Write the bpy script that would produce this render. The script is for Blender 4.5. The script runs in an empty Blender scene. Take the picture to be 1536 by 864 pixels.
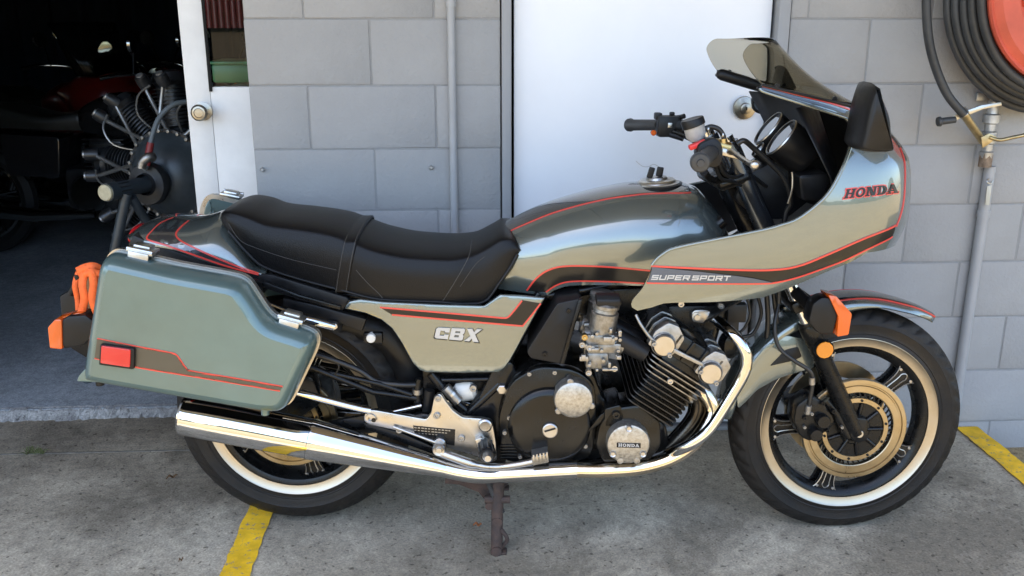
import bpy, bmesh, math, random
from mathutils import Vector, Matrix
from mathutils.geometry import delaunay_2d_cdt
random.seed(7)
R = math.radians
scene = bpy.context.scene
col = scene.collection

# ------------------------------------------------------------------ camera
CAM_POS = Vector((0.0, -2.46, 1.44)); PITCH = R(16.5); YAW = R(3.0); FOC = 1400.0
cam_d = bpy.data.cameras.new('camera'); cam = bpy.data.objects.new('camera', cam_d); col.objects.link(cam)
cam.location = CAM_POS; cam.rotation_euler = (R(90) - PITCH, 0, -YAW)
cam_d.sensor_width = 36.0; cam_d.lens = 36.0 * FOC / 1536.0; cam_d.clip_end = 2000; cam_d.clip_start = 0.05
scene.camera = cam
# ------------------------------------------------------------------ sky and sun (sun high behind the photographer, awning shades the front)
SUN_EL = R(66); SUN_AZ = R(228)            # compass bearing of the sun, 0 = +Y
world = bpy.data.worlds.new('World'); scene.world = world; world.use_nodes = True
wn = world.node_tree.nodes; wl = world.node_tree.links
bg = wn['Background']; sky = wn.new('ShaderNodeTexSky'); sky.sky_type = 'NISHITA'; sky.sun_disc = False
sky.sun_elevation = SUN_EL; sky.sun_rotation = SUN_AZ; sky.air_density = 1.0; sky.dust_density = 1.5; sky.ozone_density = 1.0
wl.new(sky.outputs[0], bg.inputs[0]); bg.inputs[1].default_value = 0.15
sun_d = bpy.data.lights.new('sun', 'SUN'); sun_d.energy = 4.0; sun_d.angle = R(0.5); sun_d.color = (1.0, 0.92, 0.78)
sun = bpy.data.objects.new('sun', sun_d); col.objects.link(sun)
sdir = Vector((math.sin(SUN_AZ) * math.cos(SUN_EL), math.cos(SUN_AZ) * math.cos(SUN_EL), math.sin(SUN_EL)))
sun.location = sdir * 30; sun.rotation_euler = sdir.to_track_quat('Z', 'Y').to_euler()
vs = scene.view_settings; vs.view_transform = 'Standard'; vs.look = 'None'; vs.gamma = 1.0; vs.use_curve_mapping = False
vs.exposure = 2.2
scene.render.resolution_x = 1024; scene.render.resolution_y = 576

# ------------------------------------------------------------------ helpers: photograph measurements -> places in the world
FW = Vector((math.sin(YAW) * math.cos(PITCH), math.cos(YAW) * math.cos(PITCH), -math.sin(PITCH)))
RT = Vector((math.cos(YAW), -math.sin(YAW), 0)); UPV = RT.cross(FW)
def ray(u, v): return FW + RT * ((u - 768) / FOC) - UPV * ((v - 432) / FOC)
def gnd(u, v, z=0.0):
    d = ray(u, v); k = (z - CAM_POS.z) / d.z; p = CAM_POS + d * k; return Vector((p.x, p.y, z))
def wal(u, v, Y):
    d = ray(u, v); k = (Y - CAM_POS.y) / d.y; return CAM_POS + d * k
BIKE = Matrix.Rotation(R(-3.8), 4, 'Z'); BIKE_I = BIKE.inverted()
def at(u, v, y, M=None):
    """point of the motorcycle's own frame at its lateral offset y"""
    I = BIKE_I if M is None else (BIKE @ M).inverted()
    o = I @ CAM_POS; d = I.to_3x3() @ ray(u, v); k = (y - o.y) / d.y; return o + d * k
def onsurf(u, v, F, y=-0.15, M=None):
    I = BIKE_I if M is None else (BIKE @ M).inverted()
    o = I @ CAM_POS; d = I.to_3x3() @ ray(u, v)
    def g(y_):
        k = (y_ - o.y) / d.y; q = o + d * k; return y_ - F(q.x, q.z), q
    a = -.46; hit = 0.0
    while a < 0:
        if g(a + .006)[0] >= 0:
            lo, hi = a, a + .006
            for i in range(9):
                m_ = (lo + hi) / 2
                if g(m_)[0] >= 0: hi = m_
                else: lo = m_
            hit = (lo + hi) / 2; break
        a += .006
    q = g(hit)[1]; return Vector((q.x, hit, q.z))

def curve1(pts):
    """smooth interpolation z(x) through points (cubic, one-sided at the ends)"""
    pts = sorted([(p[0], p[1]) for p in pts]); n = len(pts); m = []
    for i in range(n):
        if i == 0: m.append((pts[1][1] - pts[0][1]) / (pts[1][0] - pts[0][0]))
        elif i == n - 1: m.append((pts[-1][1] - pts[-2][1]) / (pts[-1][0] - pts[-2][0]))
        else:
            a = (pts[i][1] - pts[i-1][1]) / (pts[i][0] - pts[i-1][0]); b = (pts[i+1][1] - pts[i][1]) / (pts[i+1][0] - pts[i][0])
            m.append(0.0 if a * b <= 0 else 2 * a * b / (a + b))
    def f(x):
        if x <= pts[0][0]: return pts[0][1]
        if x >= pts[-1][0]: return pts[-1][1]
        for i in range(n - 1):
            if x <= pts[i+1][0]:
                h = pts[i+1][0] - pts[i][0]; t = (x - pts[i][0]) / h
                return ((2*t**3 - 3*t*t + 1) * pts[i][1] + (t**3 - 2*t*t + t) * h * m[i]
                        + (-2*t**3 + 3*t*t) * pts[i+1][1] + (t**3 - t*t) * h * m[i+1])
    return f
def xz(p): return (p.x, p.z)
def smooth_path(pts, n=8, closed=False):
    P = [Vector(p) for p in pts]; out = []; N = len(P)
    rng = range(N) if closed else range(N - 1)
    for i in rng:
        if closed: p0, p1, p2, p3 = P[(i-1) % N], P[i], P[(i+1) % N], P[(i+2) % N]
        else: p0, p1, p2, p3 = P[max(i-1, 0)], P[i], P[i+1], P[min(i+2, N-1)]
        for k in range(n):
            t = k / n
            out.append(0.5 * ((2*p1) + (-p0 + p2)*t + (2*p0 - 5*p1 + 4*p2 - p3)*t*t + (-p0 + 3*p1 - 3*p2 + p3)*t**3))
    if not closed: out.append(P[-1].copy())
    return out
def round_poly(pts, rad, n=4):
    """round the corners of a 2D polygon"""
    out = []; N = len(pts)
    for i in range(N):
        a, b, c = Vector(pts[i-1]), Vector(pts[i]), Vector(pts[(i+1) % N])
        r1 = min(rad, (a-b).length * .45); r2 = min(rad, (c-b).length * .45)
        p = b + (a-b).normalized() * r1; q = b + (c-b).normalized() * r2
        for k in range(n + 1):
            t = k / n; out.append(p.lerp(b, t).lerp(b.lerp(q, t), t))
    return out

# ------------------------------------------------------------------ helpers: meshes and objects
def make(name, verts, faces, mat, parent=None, smooth=True, angle=35, M=None):
    me = bpy.data.meshes.new(name); me.from_pydata([tuple(v) for v in verts], [], faces); me.update()
    return link(name, me, mat, parent, smooth, angle, M)
def link(name, me, mat, parent=None, smooth=True, angle=35, M=None):
    if mat is not None and not me.materials: me.materials.append(mat)
    if smooth:
        me.shade_smooth()
        if angle: me.set_sharp_from_angle(angle=R(angle))
    o = bpy.data.objects.new(name, me); col.objects.link(o)
    if parent is not None: o.parent = parent
    if M is not None: o.matrix_basis = M
    return o
def empty(name, loc=(0, 0, 0), M=None):
    o = bpy.data.objects.new(name, None); col.objects.link(o); o.location = loc; o.empty_display_size = .1
    if M is not None: o.matrix_basis = M
    return o
def tag(o, label=None, cat=None, group=None, kind=None):
    if label: o['label'] = label
    if cat: o['category'] = cat
    if group: o['group'] = group
    if kind: o['kind'] = kind
    return o
def fixn(v, f):
    bm = bmesh.new(); vs_ = [bm.verts.new(p) for p in v]
    for q in f:
        try: bm.faces.new([vs_[i] for i in q])
        except ValueError: pass
    bmesh.ops.recalc_face_normals(bm, faces=bm.faces); return bm
def from_bm(name, bm, mat, parent=None, smooth=True, angle=35, M=None):
    me = bpy.data.meshes.new(name); bm.to_mesh(me); bm.free(); return link(name, me, mat, parent, smooth, angle, M)
def bevel_bm(bm, w, seg=2, ang=30):
    if w > 0:
        es = [e for e in bm.edges if len(e.link_faces) == 2 and e.calc_face_angle(0) > R(ang)]
        bmesh.ops.bevel(bm, geom=es, offset=w, segments=seg, affect='EDGES', profile=.5, clamp_overlap=True)
    return bm
def box_bm(c, s, bev=0.004, rot=None, seg=2):
    bm = bmesh.new(); bmesh.ops.create_cube(bm, size=1.0); bmesh.ops.scale(bm, vec=s, verts=bm.verts); bevel_bm(bm, bev, seg)
    if rot is not None: bmesh.ops.transform(bm, matrix=rot.to_4x4(), verts=bm.verts)
    bmesh.ops.translate(bm, vec=c, verts=bm.verts); return bm
def box(name, c, s, mat, parent=None, bev=0.004, rot=None, M=None, seg=2): return from_bm(name, box_bm(c, s, bev, rot, seg), mat, parent, M=M)
def join_bm(bms):
    me = bpy.data.meshes.new('tmp'); out = bmesh.new()
    for b in bms:
        b.to_mesh(me); b.free(); out.from_mesh(me)
    bpy.data.meshes.remove(me); return out
def prism_bm(outline, y0, y1, bev=0.003, seg=2):
    """side outline [(x,z)] given thickness from y0 to y1"""
    bm = bmesh.new(); n = len(outline)
    a = [bm.verts.new((p[0], y0, p[1])) for p in outline]; b = [bm.verts.new((p[0], y1, p[1])) for p in outline]
    bm.faces.new(a); bm.faces.new(b[::-1])
    for i in range(n): bm.faces.new((a[i], b[i], b[(i+1) % n], a[(i+1) % n]))
    bmesh.ops.recalc_face_normals(bm, faces=bm.faces)
    if bev:
        es = [e for e in bm.edges if any(len(f.verts) == n for f in e.link_faces)] if n > 4 else list(bm.edges)
        bmesh.ops.bevel(bm, geom=es, offset=bev, segments=seg, affect='EDGES', profile=.5, clamp_overlap=True)
    return bm
def prism(name, outline, y0, y1, mat, parent=None, bev=0.003, M=None, seg=2): return from_bm(name, prism_bm(outline, y0, y1, bev, seg), mat, parent, M=M)
def tube_bm(path, rad, seg=10, caps=True, closed=False):
    P = [Vector(p) for p in path]; n = len(P); rr = rad if isinstance(rad, (list, tuple)) else [rad] * n
    bm = bmesh.new(); rings = []; prev = None
    for i in range(n):
        if closed: t = P[(i+1) % n] - P[i-1]
        else: t = P[min(i+1, n-1)] - P[max(i-1, 0)]
        t.normalize()
        if prev is None:
            a = Vector((0, 0, 1)) if abs(t.z) < .9 else Vector((1, 0, 0)); nn = (a - t * a.dot(t)).normalized()
        else: nn = (prev - t * prev.dot(t)).normalized()
        prev = nn; bb = t.cross(nn)
        rings.append([bm.verts.new(P[i] + (nn * math.cos(2*math.pi*k/seg) + bb * math.sin(2*math.pi*k/seg)) * rr[i]) for k in range(seg)])
    for i in range(n if closed else n - 1):
        A, B = rings[i], rings[(i+1) % n]
        for k in range(seg): bm.faces.new((A[k], A[(k+1) % seg], B[(k+1) % seg], B[k]))
    if caps and not closed: bm.faces.new(rings[0][::-1]); bm.faces.new(rings[-1])
    return bm
def tube(name, path, rad, mat, parent=None, seg=10, caps=True, M=None, closed=False): return from_bm(name, tube_bm(path, rad, seg, caps, closed), mat, parent, M=M, angle=50)
def lathe_bm(profile, center, axis=(0, 1, 0), seg=32, disp=None, closed=False):
    """profile [(along axis, radius)] turned about an axis through center"""
    ax = Vector(axis).normalized(); a = Vector((1, 0, 0)) if abs(ax.x) < .8 else Vector((0, 0, 1))
    e1 = (a - ax * a.dot(ax)).normalized(); e2 = ax.cross(e1); c = Vector(center); bm = bmesh.new(); rings = []
    for j, (h, r) in enumerate(profile):
        if r < 1e-6: rings.append([bm.verts.new(c + ax * h)]); continue
        row = []
        for k in range(seg):
            t = 2 * math.pi * k / seg; rad = r + (disp(j, k) if disp else 0)
            row.append(bm.verts.new(c + ax * h + (e1 * math.cos(t) + e2 * math.sin(t)) * rad))
        rings.append(row)
    pairs = list(zip(rings, rings[1:])) + ([(rings[-1], rings[0])] if closed else [])
    for A, B in pairs:
        if len(A) == 1 and len(B) == 1: continue
        for k in range(seg):
            k2 = (k + 1) % seg
            if len(A) == 1: bm.faces.new((A[0], B[k2], B[k]))
            elif len(B) == 1: bm.faces.new((A[k], A[k2], B[0]))
            else: bm.faces.new((A[k], A[k2], B[k2], B[k]))
    bmesh.ops.recalc_face_normals(bm, faces=bm.faces); return bm
def lathe(name, profile, center, mat, parent=None, axis=(0, 1, 0), seg=32, disp=None, closed=False, M=None, angle=35):
    return from_bm(name, lathe_bm(profile, center, axis, seg, disp, closed), mat, parent, M=M, angle=angle)
def loft_bm(rings, cap=True):
    bm = bmesh.new(); RR = [[bm.verts.new(p) for p in r] for r in rings]; n = len(RR[0])
    for A, B in zip(RR, RR[1:]):
        for k in range(n): bm.faces.new((A[k], A[(k+1) % n], B[(k+1) % n], B[k]))
    if cap: bm.faces.new(RR[0][::-1]); bm.faces.new(RR[-1])
    bmesh.ops.recalc_face_normals(bm, faces=bm.faces); return bm
def inside(p, poly):
    x, y = p; c = False; n = len(poly)
    for i in range(n):
        x1, y1 = poly[i]; x2, y2 = poly[i-1]
        if (y1 > y) != (y2 > y) and x < (x2 - x1) * (y - y1) / (y2 - y1) + x1: c = not c
    return c
def panel_mesh(outline, fn, grid=.014):
    """sheet filling a 2D outline, carried by fn onto a curved surface"""
    poly = []
    N = len(outline)
    for i in range(N):
        a = Vector(outline[i][:2]); b = Vector(outline[(i+1) % N][:2]); L = (b - a).length
        if L < 1e-6: continue
        m = max(1, int(math.ceil(L / grid)))
        for k in range(m): poly.append(a.lerp(b, k / m))
    pts = [(p.x, p.y) for p in poly]; nb = len(pts)
    x0 = min(p[0] for p in pts); x1 = max(p[0] for p in pts); z0 = min(p[1] for p in pts); z1 = max(p[1] for p in pts)
    gi = []
    i = 0; x = x0 + grid * .5
    while x < x1:
        z = z0 + grid * .5 + (grid * .25 if i % 2 else 0)
        while z < z1:
            if inside((x, z), pts) and min((px - x)**2 + (pz - z)**2 for px, pz in pts) > (grid * .5)**2: gi.append((x, z))
            z += grid
        x += grid; i += 1
    vv = [Vector(p) for p in pts + gi]
    r = delaunay_2d_cdt(vv, [(k, (k+1) % nb) for k in range(nb)], [list(range(nb))], 1, 1e-6)
    v3 = [fn(p.x, p.y) for p in r[0]]
    return v3, [tuple(f) for f in r[2]]
def panel(name, outline, fn, mat, parent=None, thick=.003, grid=.014, angle=40, out=Vector((0, -1, 0)), M=None, mod=False):
    v, f = panel_mesh(outline, fn, grid); bm = fixn(v, f); bmesh.ops.remove_doubles(bm, verts=bm.verts, dist=1e-5)
    bm.normal_update(); s = sum((fc.normal.dot(out) * fc.calc_area() for fc in bm.faces))
    if s < 0: bmesh.ops.reverse_faces(bm, faces=bm.faces)
    if thick and not mod:
        bm.normal_update(); fs_ = list(bm.faces); bed = [e for e in bm.edges if len(e.link_faces) == 1]
        back = {v_: bm.verts.new(v_.co - v_.normal * thick) for v_ in list(bm.verts)}
        quads = []
        for e in bed:
            lp = e.link_loops[0]; quads.append((lp.vert.co.copy(), lp.link_loop_next.vert.co.copy(), back[lp.link_loop_next.vert].co.copy(), back[lp.vert].co.copy()))
        for fc in fs_: bm.faces.new([back[v_] for v_ in reversed(fc.verts)])
        for q in quads: bm.faces.new([bm.verts.new(c) for c in (q[1], q[0], q[3], q[2])])
    o = from_bm(name, bm, mat, parent, angle=angle, M=M)
    if thick and mod:
        m = o.modifiers.new('thickness', 'SOLIDIFY'); m.thickness = thick; m.offset = -1
    return o
def ribbon_outline(pts, w):
    P = [Vector(p[:2]) for p in pts]; L = []; Rr = []
    for i, p in enumerate(P):
        t = (P[min(i+1, len(P)-1)] - P[max(i-1, 0)]).normalized(); n = Vector((-t.y, t.x)) * w * .5
        L.append(p + n); Rr.append(p - n)
    return L + Rr[::-1]
def ribbon(name, pts3, nrm, w, mat, parent=None, lift=.0012, M=None):
    """thin painted line lying along 3D points, nrm = function giving surface normal at a point"""
    P = [Vector(p) for p in pts3]; v = []; f = []
    for i, p in enumerate(P):
        t = (P[min(i+1, len(P)-1)] - P[max(i-1, 0)]).normalized(); n = nrm(p).normalized(); s = t.cross(n).normalized() * w * .5
        v += [p + s + n * lift, p - s + n * lift, p - s - n * .001, p + s - n * .001]
    for i in range(len(P) - 1):
        a = 4 * i; b = a + 4
        for k in range(4): f.append((a + k, a + (k+1) % 4, b + (k+1) % 4, b + k))
    f += [(3, 2, 1, 0), tuple(4 * (len(P) - 1) + k for k in range(4))]
    bm = fixn(v, f); return from_bm(name, bm, mat, parent, M=M)
def dup(o, parent=None):
    c = o.copy(); col.objects.link(c)
    if parent is not None: c.parent = parent
    for ch in list(o.children): dup(ch, c)
    return c
def instance(name, me, M, parent):
    o = bpy.data.objects.new(name, me); col.objects.link(o); o.parent = parent; o.matrix_basis = M; return o
def text_mesh(s, bold=0.0, shear=0.0, space=1.0):
    cu = bpy.data.curves.new('t', 'FONT'); cu.body = s; cu.size = 1; cu.offset = bold; cu.shear = shear; cu.space_character = space
    cu.resolution_u = 3; ob = bpy.data.objects.new('t', cu); col.objects.link(ob)
    dg = bpy.context.evaluated_depsgraph_get(); dg.update(); me = bpy.data.meshes.new_from_object(ob.evaluated_get(dg))
    v = [p.co.copy() for p in me.vertices]; f = [tuple(p.vertices) for p in me.polygons]
    bpy.data.objects.remove(ob); bpy.data.curves.remove(cu); bpy.data.meshes.remove(me)
    return v, f
def letters(name, v, f, quad, place, mat, parent, M=None, thick=.0012):
    """letter shapes (unit 2D) stretched over a quad tl,tr,br,bl given to place(u,v)"""
    x0 = min(p[0] for p in v); x1 = max(p[0] for p in v); y0 = min(p[1] for p in v); y1 = max(p[1] for p in v)
    tl, tr, br, bl = [Vector(q) for q in quad]; out = []
    for p in v:
        a = (p[0] - x0) / (x1 - x0); b = (p[1] - y0) / (y1 - y0)
        q = bl.lerp(br, a).lerp(tl.lerp(tr, a), b); out.append(place(q.x, q.y))
    bm = fixn(out, f); bm.normal_update()
    for fc in list(bm.faces):
        if fc.normal.y > 0: fc.normal_flip()
    o = from_bm(name, bm, mat, parent, smooth=False, M=M)
    m = o.modifiers.new('thickness', 'SOLIDIFY'); m.thickness = thick; m.offset = -1
    return o

# ------------------------------------------------------------------ materials
def mat(name, c, rough=.5, metal=0.0, var=0.0, scale=8.0, bump=0.0, bscale=60.0, coat=0.0, spec=.5, trans=0.0, c2=None, rvar=0.0, detail=5, ior=1.5):
    m = bpy.data.materials.new(name); m.use_nodes = True; n = m.node_tree.nodes; l = m.node_tree.links; b = n['Principled BSDF']
    b.inputs['Roughness'].default_value = rough; b.inputs['Metallic'].default_value = metal
    b.inputs['Specular IOR Level'].default_value = spec; b.inputs['Coat Weight'].default_value = coat; b.inputs['Coat Roughness'].default_value = .04
    b.inputs['Transmission Weight'].default_value = trans; b.inputs['IOR'].default_value = ior
    tc = n.new('ShaderNodeTexCoord')
    if var > 0 or c2:
        t = n.new('ShaderNodeTexNoise'); t.inputs['Scale'].default_value = scale; t.inputs['Detail'].default_value = detail; t.inputs['Roughness'].default_value = .62
        l.new(tc.outputs['Object'], t.inputs['Vector'])
        r = n.new('ShaderNodeValToRGB'); r.color_ramp.elements[0].position = .32; r.color_ramp.elements[1].position = .68
        a = c2 if c2 else tuple(max(0, k * (1 - var)) for k in c); d = c if c2 else tuple(min(1, k * (1 + var)) for k in c)
        r.color_ramp.elements[0].color = (*a, 1); r.color_ramp.elements[1].color = (*d, 1)
        l.new(t.outputs['Fac'], r.inputs[0]); l.new(r.outputs[0], b.inputs['Base Color'])
        if rvar:
            mr = n.new('ShaderNodeMapRange'); mr.inputs[1].default_value = .3; mr.inputs[2].default_value = .7
            mr.inputs[3].default_value = max(.02, rough - rvar); mr.inputs[4].default_value = min(1, rough + rvar)
            l.new(t.outputs['Fac'], mr.inputs[0]); l.new(mr.outputs[0], b.inputs['Roughness'])
    else: b.inputs['Base Color'].default_value = (*c, 1)
    if bump > 0:
        t2 = n.new('ShaderNodeTexNoise'); t2.inputs['Scale'].default_value = bscale; t2.inputs['Detail'].default_value = 4
        l.new(tc.outputs['Object'], t2.inputs['Vector']); bp = n.new('ShaderNodeBump'); bp.inputs['Strength'].default_value = bump; bp.inputs['Distance'].default_value = .004
        l.new(t2.outputs['Fac'], bp.inputs['Height']); l.new(bp.outputs[0], b.inputs['Normal'])
    return m
def concrete(name, c_hi, c_lo, c_stain, dark_dots=True, blue=0.0):
    m = bpy.data.materials.new(name); m.use_nodes = True; n = m.node_tree.nodes; l = m.node_tree.links; b = n['Principled BSDF']
    b.inputs['Roughness'].default_value = .88; b.inputs['Specular IOR Level'].default_value = .25
    tc = n.new('ShaderNodeTexCoord')
    def noise(s, d=6, r=.6):
        t = n.new('ShaderNodeTexNoise'); t.inputs['Scale'].default_value = s; t.inputs['Detail'].default_value = d; t.inputs['Roughness'].default_value = r
        l.new(tc.outputs['Object'], t.inputs['Vector']); return t
    def ramp(src, p0, p1, a, d):
        r = n.new('ShaderNodeValToRGB'); r.color_ramp.elements[0].position = p0; r.color_ramp.elements[1].position = p1
        r.color_ramp.elements[0].color = (*a, 1); r.color_ramp.elements[1].color = (*d, 1); l.new(src, r.inputs[0]); return r
    def mix(fac, a, bq, mode='MIX'):
        x = n.new('ShaderNodeMix'); x.data_type = 'RGBA'; x.blend_type = mode
        if isinstance(fac, float): x.inputs[0].default_value = fac
        else: l.new(fac, x.inputs[0])
        l.new(a, x.inputs[6]); l.new(bq, x.inputs[7]); return x.outputs[2]
    base = ramp(noise(3.2).outputs['Fac'], .35, .66, c_lo, c_hi).outputs[0]
    st = ramp(noise(1.1, 9, .72).outputs['Fac'], .44, .60, (0, 0, 0), (1, 1, 1)).outputs[0]
    sc = n.new('ShaderNodeRGB'); sc.outputs[0].default_value = (*c_stain, 1)
    base = mix(st, base, sc.outputs[0])
    grit = ramp(noise(140, 3, .7).outputs['Fac'], .34, .66, (.72, .72, .72), (1.22, 1.22, 1.2)).outputs[0]
    base = mix(1.0, base, grit, 'MULTIPLY')
    gr2 = ramp(noise(34, 6, .75).outputs['Fac'], .36, .64, (.78, .78, .79), (1.16, 1.15, 1.13)).outputs[0]
    base = mix(1.0, base, gr2, 'MULTIPLY')
    if dark_dots:
        vo = n.new('ShaderNodeTexNoise'); vo.inputs['Scale'].default_value = 55; vo.inputs['Detail'].default_value = 2
        l.new(tc.outputs['Object'], vo.inputs['Vector'])
        d = ramp(vo.outputs['Fac'], .30, .38, (.42, .41, .40), (1, 1, 1)).outputs[0]; base = mix(1.0, base, d, 'MULTIPLY')
    l.new(base, b.inputs['Base Color'])
    t2 = noise(120, 5, .7); bp = n.new('ShaderNodeBump'); bp.inputs['Strength'].default_value = .5; bp.inputs['Distance'].default_value = .004
    l.new(t2.outputs['Fac'], bp.inputs['Height']); l.new(bp.outputs[0], b.inputs['Normal'])
    return m
def paint_line(name, c, under):
    m = mat(name, c, .7, var=.25, scale=14); n = m.node_tree.nodes; l = m.node_tree.links; b = n['Principled BSDF']; src = b.inputs['Base Color'].links[0].from_socket
    tc = n.new('ShaderNodeTexCoord'); t = n.new('ShaderNodeTexNoise'); t.inputs['Scale'].default_value = 55; t.inputs['Detail'].default_value = 6; t.inputs['Roughness'].default_value = .75
    l.new(tc.outputs['Object'], t.inputs['Vector']); r = n.new('ShaderNodeValToRGB'); r.color_ramp.elements[0].position = .36; r.color_ramp.elements[1].position = .44
    l.new(t.outputs['Fac'], r.inputs[0]); x = n.new('ShaderNodeMix'); x.data_type = 'RGBA'; l.new(r.outputs[0], x.inputs[0]); x.inputs[6].default_value = (*under, 1); l.new(src, x.inputs[7]); l.new(x.outputs[2], b.inputs['Base Color'])
    return m
def add_bump(m, kind, scale, strength, dist=.003):
    n = m.node_tree.nodes; l = m.node_tree.links; b = n['Principled BSDF']; tc = n.new('ShaderNodeTexCoord')
    t = n.new('ShaderNodeTexVoronoi' if kind == 'vor' else 'ShaderNodeTexNoise'); t.inputs['Scale'].default_value = scale
    l.new(tc.outputs['Object'], t.inputs['Vector']); bp = n.new('ShaderNodeBump'); bp.inputs['Strength'].default_value = strength; bp.inputs['Distance'].default_value = dist
    l.new(t.outputs[0], bp.inputs['Height']); l.new(bp.outputs[0], b.inputs['Normal']); return m

M_conc = concrete('concrete_pavement', (.53, .465, .355), (.385, .335, .255), (.215, .185, .138))
M_floor = concrete('workshop_floor_paint', (.31, .325, .34), (.25, .265, .28), (.20, .21, .22), dark_dots=False)
M_edge = concrete('broken_slab_edge', (.5, .49, .47), (.26, .25, .24), (.2, .19, .18))
M_yard = concrete('yard_gravel', (.34, .265, .155), (.285, .22, .128), (.25, .195, .115))
M_block = mat('painted_block', (.33, .326, .318), .75, var=.075, scale=3.0, bump=.6, bscale=95, spec=.3, detail=9)
M_mortar = mat('painted_mortar', (.265, .263, .258), .8, var=.08, scale=20, bump=.4, bscale=90, spec=.3)
M_door = mat('white_door_paint', (.80, .805, .82), .38, var=.03, scale=2.2, bump=.06, bscale=22, detail=9)
M_door2 = mat('worn_white_door_paint', (.70, .69, .67), .45, var=.06, scale=9, bump=.1, bscale=40)
M_frame = mat('grey_frame_paint', (.29, .292, .295), .55, var=.03, scale=6)
M_black_gap = mat('black_gap', (.004, .004, .004), .9)
M_pipe = mat('grey_conduit', (.34, .342, .345), .45, var=.04, scale=12)
M_yellow = paint_line('yellow_line_paint', (.80, .47, .014), (.22, .20, .16))
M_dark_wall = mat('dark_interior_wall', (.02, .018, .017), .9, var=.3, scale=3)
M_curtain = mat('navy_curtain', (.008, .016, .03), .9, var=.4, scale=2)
M_awning = mat('awning_sheet', (.20, .19, .18), .6, var=.1, scale=2)
M_glass = mat('window_glass', (.9, .92, .92), .02, trans=1.0, ior=1.22)
M_redmetal = mat('red_ribbed_metal', (.11, .010, .012), .4, var=.15)
M_green = mat('green_plastic', (.012, .13, .04), .4, var=.1)
M_knob = mat('worn_brass_steel', (.36, .33, .275), .33, 1.0, var=.15, scale=40, rvar=.08)
M_steel = mat('brushed_steel', (.50, .49, .46), .33, 1.0, var=.1, scale=30)
M_brass = mat('aged_brass', (.42, .33, .18), .4, .9, var=.25, scale=40)
M_rubberhose = mat('black_hose_rubber', (.035, .036, .037), .5, var=.25, scale=14)
M_reelred = mat('red_reel_paint', (.52, .085, .045), .45, var=.15, scale=7)
M_galv = mat('galvanised', (.42, .42, .41), .45, .8, var=.2, scale=30)

# ================================================================== SETTING
WALL_Y = 0.55
# ground, raised forecourt slab, workshop floor
def slab(name, x0, x1, y0, y1, z0, z1, m, bev=.006):
    return box(name, ((x0+x1)/2, (y0+y1)/2, (z0+z1)/2), (x1-x0, y1-y0, z1-z0), m, bev=bev)
g = make('ground', [(-900, -900, -.09), (900, -900, -.09), (900, 900, -.09), (-900, 900, -.09)], [(0, 1, 2, 3)], M_yard, smooth=False); tag(g, kind='structure')
EDGE_X = gnd(1500, 667).x
pv = slab('pavement', -9, EDGE_X, -1.15, .80, -.2, 0, M_conc); tag(pv, kind='structure')
fl = slab('workshop_floor', -9, 1.6, .80, 8, -.2, .035, M_floor, .004); tag(fl, kind='structure')
# ragged broken edge where the workshop floor meets the pavement
def ragged_edge():
    bm = bmesh.new(); n = 420; rows = []
    for i in range(n + 1):
        x = -6 + 5.6 * i / n; j = lambda a: random.uniform(-a, a)
        ys = [.772 + j(.010) + .008 * math.sin(x * 9), .784 + j(.004), .793 + j(.004), .815 + j(.006)]
        zs = [-.004, .014 + j(.007), .029 + j(.006), .0375]
        rows.append([bm.verts.new((x, a, b)) for a, b in zip(ys, zs)])
    for A, B in zip(rows, rows[1:]):
        for k in range(3): bm.faces.new((A[k], B[k], B[k+1], A[k+1]))
    return bm
rg = from_bm('broken_edge', ragged_edge(), M_edge, pv, smooth=False)
# saw-cut joint across the pavement and the yellow bay lines
for yj in (.50,):
    box('expansion_joint', (-3.6, yj, .0008), (6.9, .006, .0024), mat('joint_dirt', (.13, .12, .10), .95, var=.4, scale=30), pv, bev=0)
def line(x0, x1, y0, y1):
    n = 60; v = []; f = []
    for i in range(n + 1):
        y = y0 + (y1 - y0) * i / n; v += [(x0 + random.uniform(-.003, .003), y, .0045), (x1 + random.uniform(-.003, .003), y, .0045)]
    for i in range(n): f.append((2*i, 2*i+1, 2*i+3, 2*i+2))
    o = make('yellow_line', v, f, M_yellow, pv, smooth=False); return o
yl0 = gnd(370, 770).x; yl1 = gnd(408, 775).x
line(yl0, yl1, -1.1, .5)
line(EDGE_X - .085, EDGE_X - .004, -1.1, .535)
# unseen ridge, added to give chrome reflections a dark horizon line
M_ridge = mat('dark_reflection_ridge', (.05, .06, .03), .9, var=.5, scale=.3)
def reflection_ridge():
    v = []; f = []; n = 160; rn = random.Random(2)
    for i in range(n + 1):
        a = math.pi + math.pi * i / n; h = 6.5 + 2.5 * math.sin(i * .21) + 1.6 * math.sin(i * .57 + 1) + rn.uniform(-.6, .6); c_, s_ = math.cos(a), math.sin(a)
        v += [(75 * c_, 75 * s_, -.3), (80 * c_, 80 * s_, h * .75), (86 * c_, 86 * s_, h), (120 * c_, 120 * s_, -.3)]
    for i in range(n):
        for k in range(3): f.append((4*i + k, 4*i + k + 1, 4*i + k + 5, 4*i + k + 4))
    o = make('reflection_ridge', v, f, M_ridge); tag(o, kind='structure')
reflection_ridge()
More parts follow.
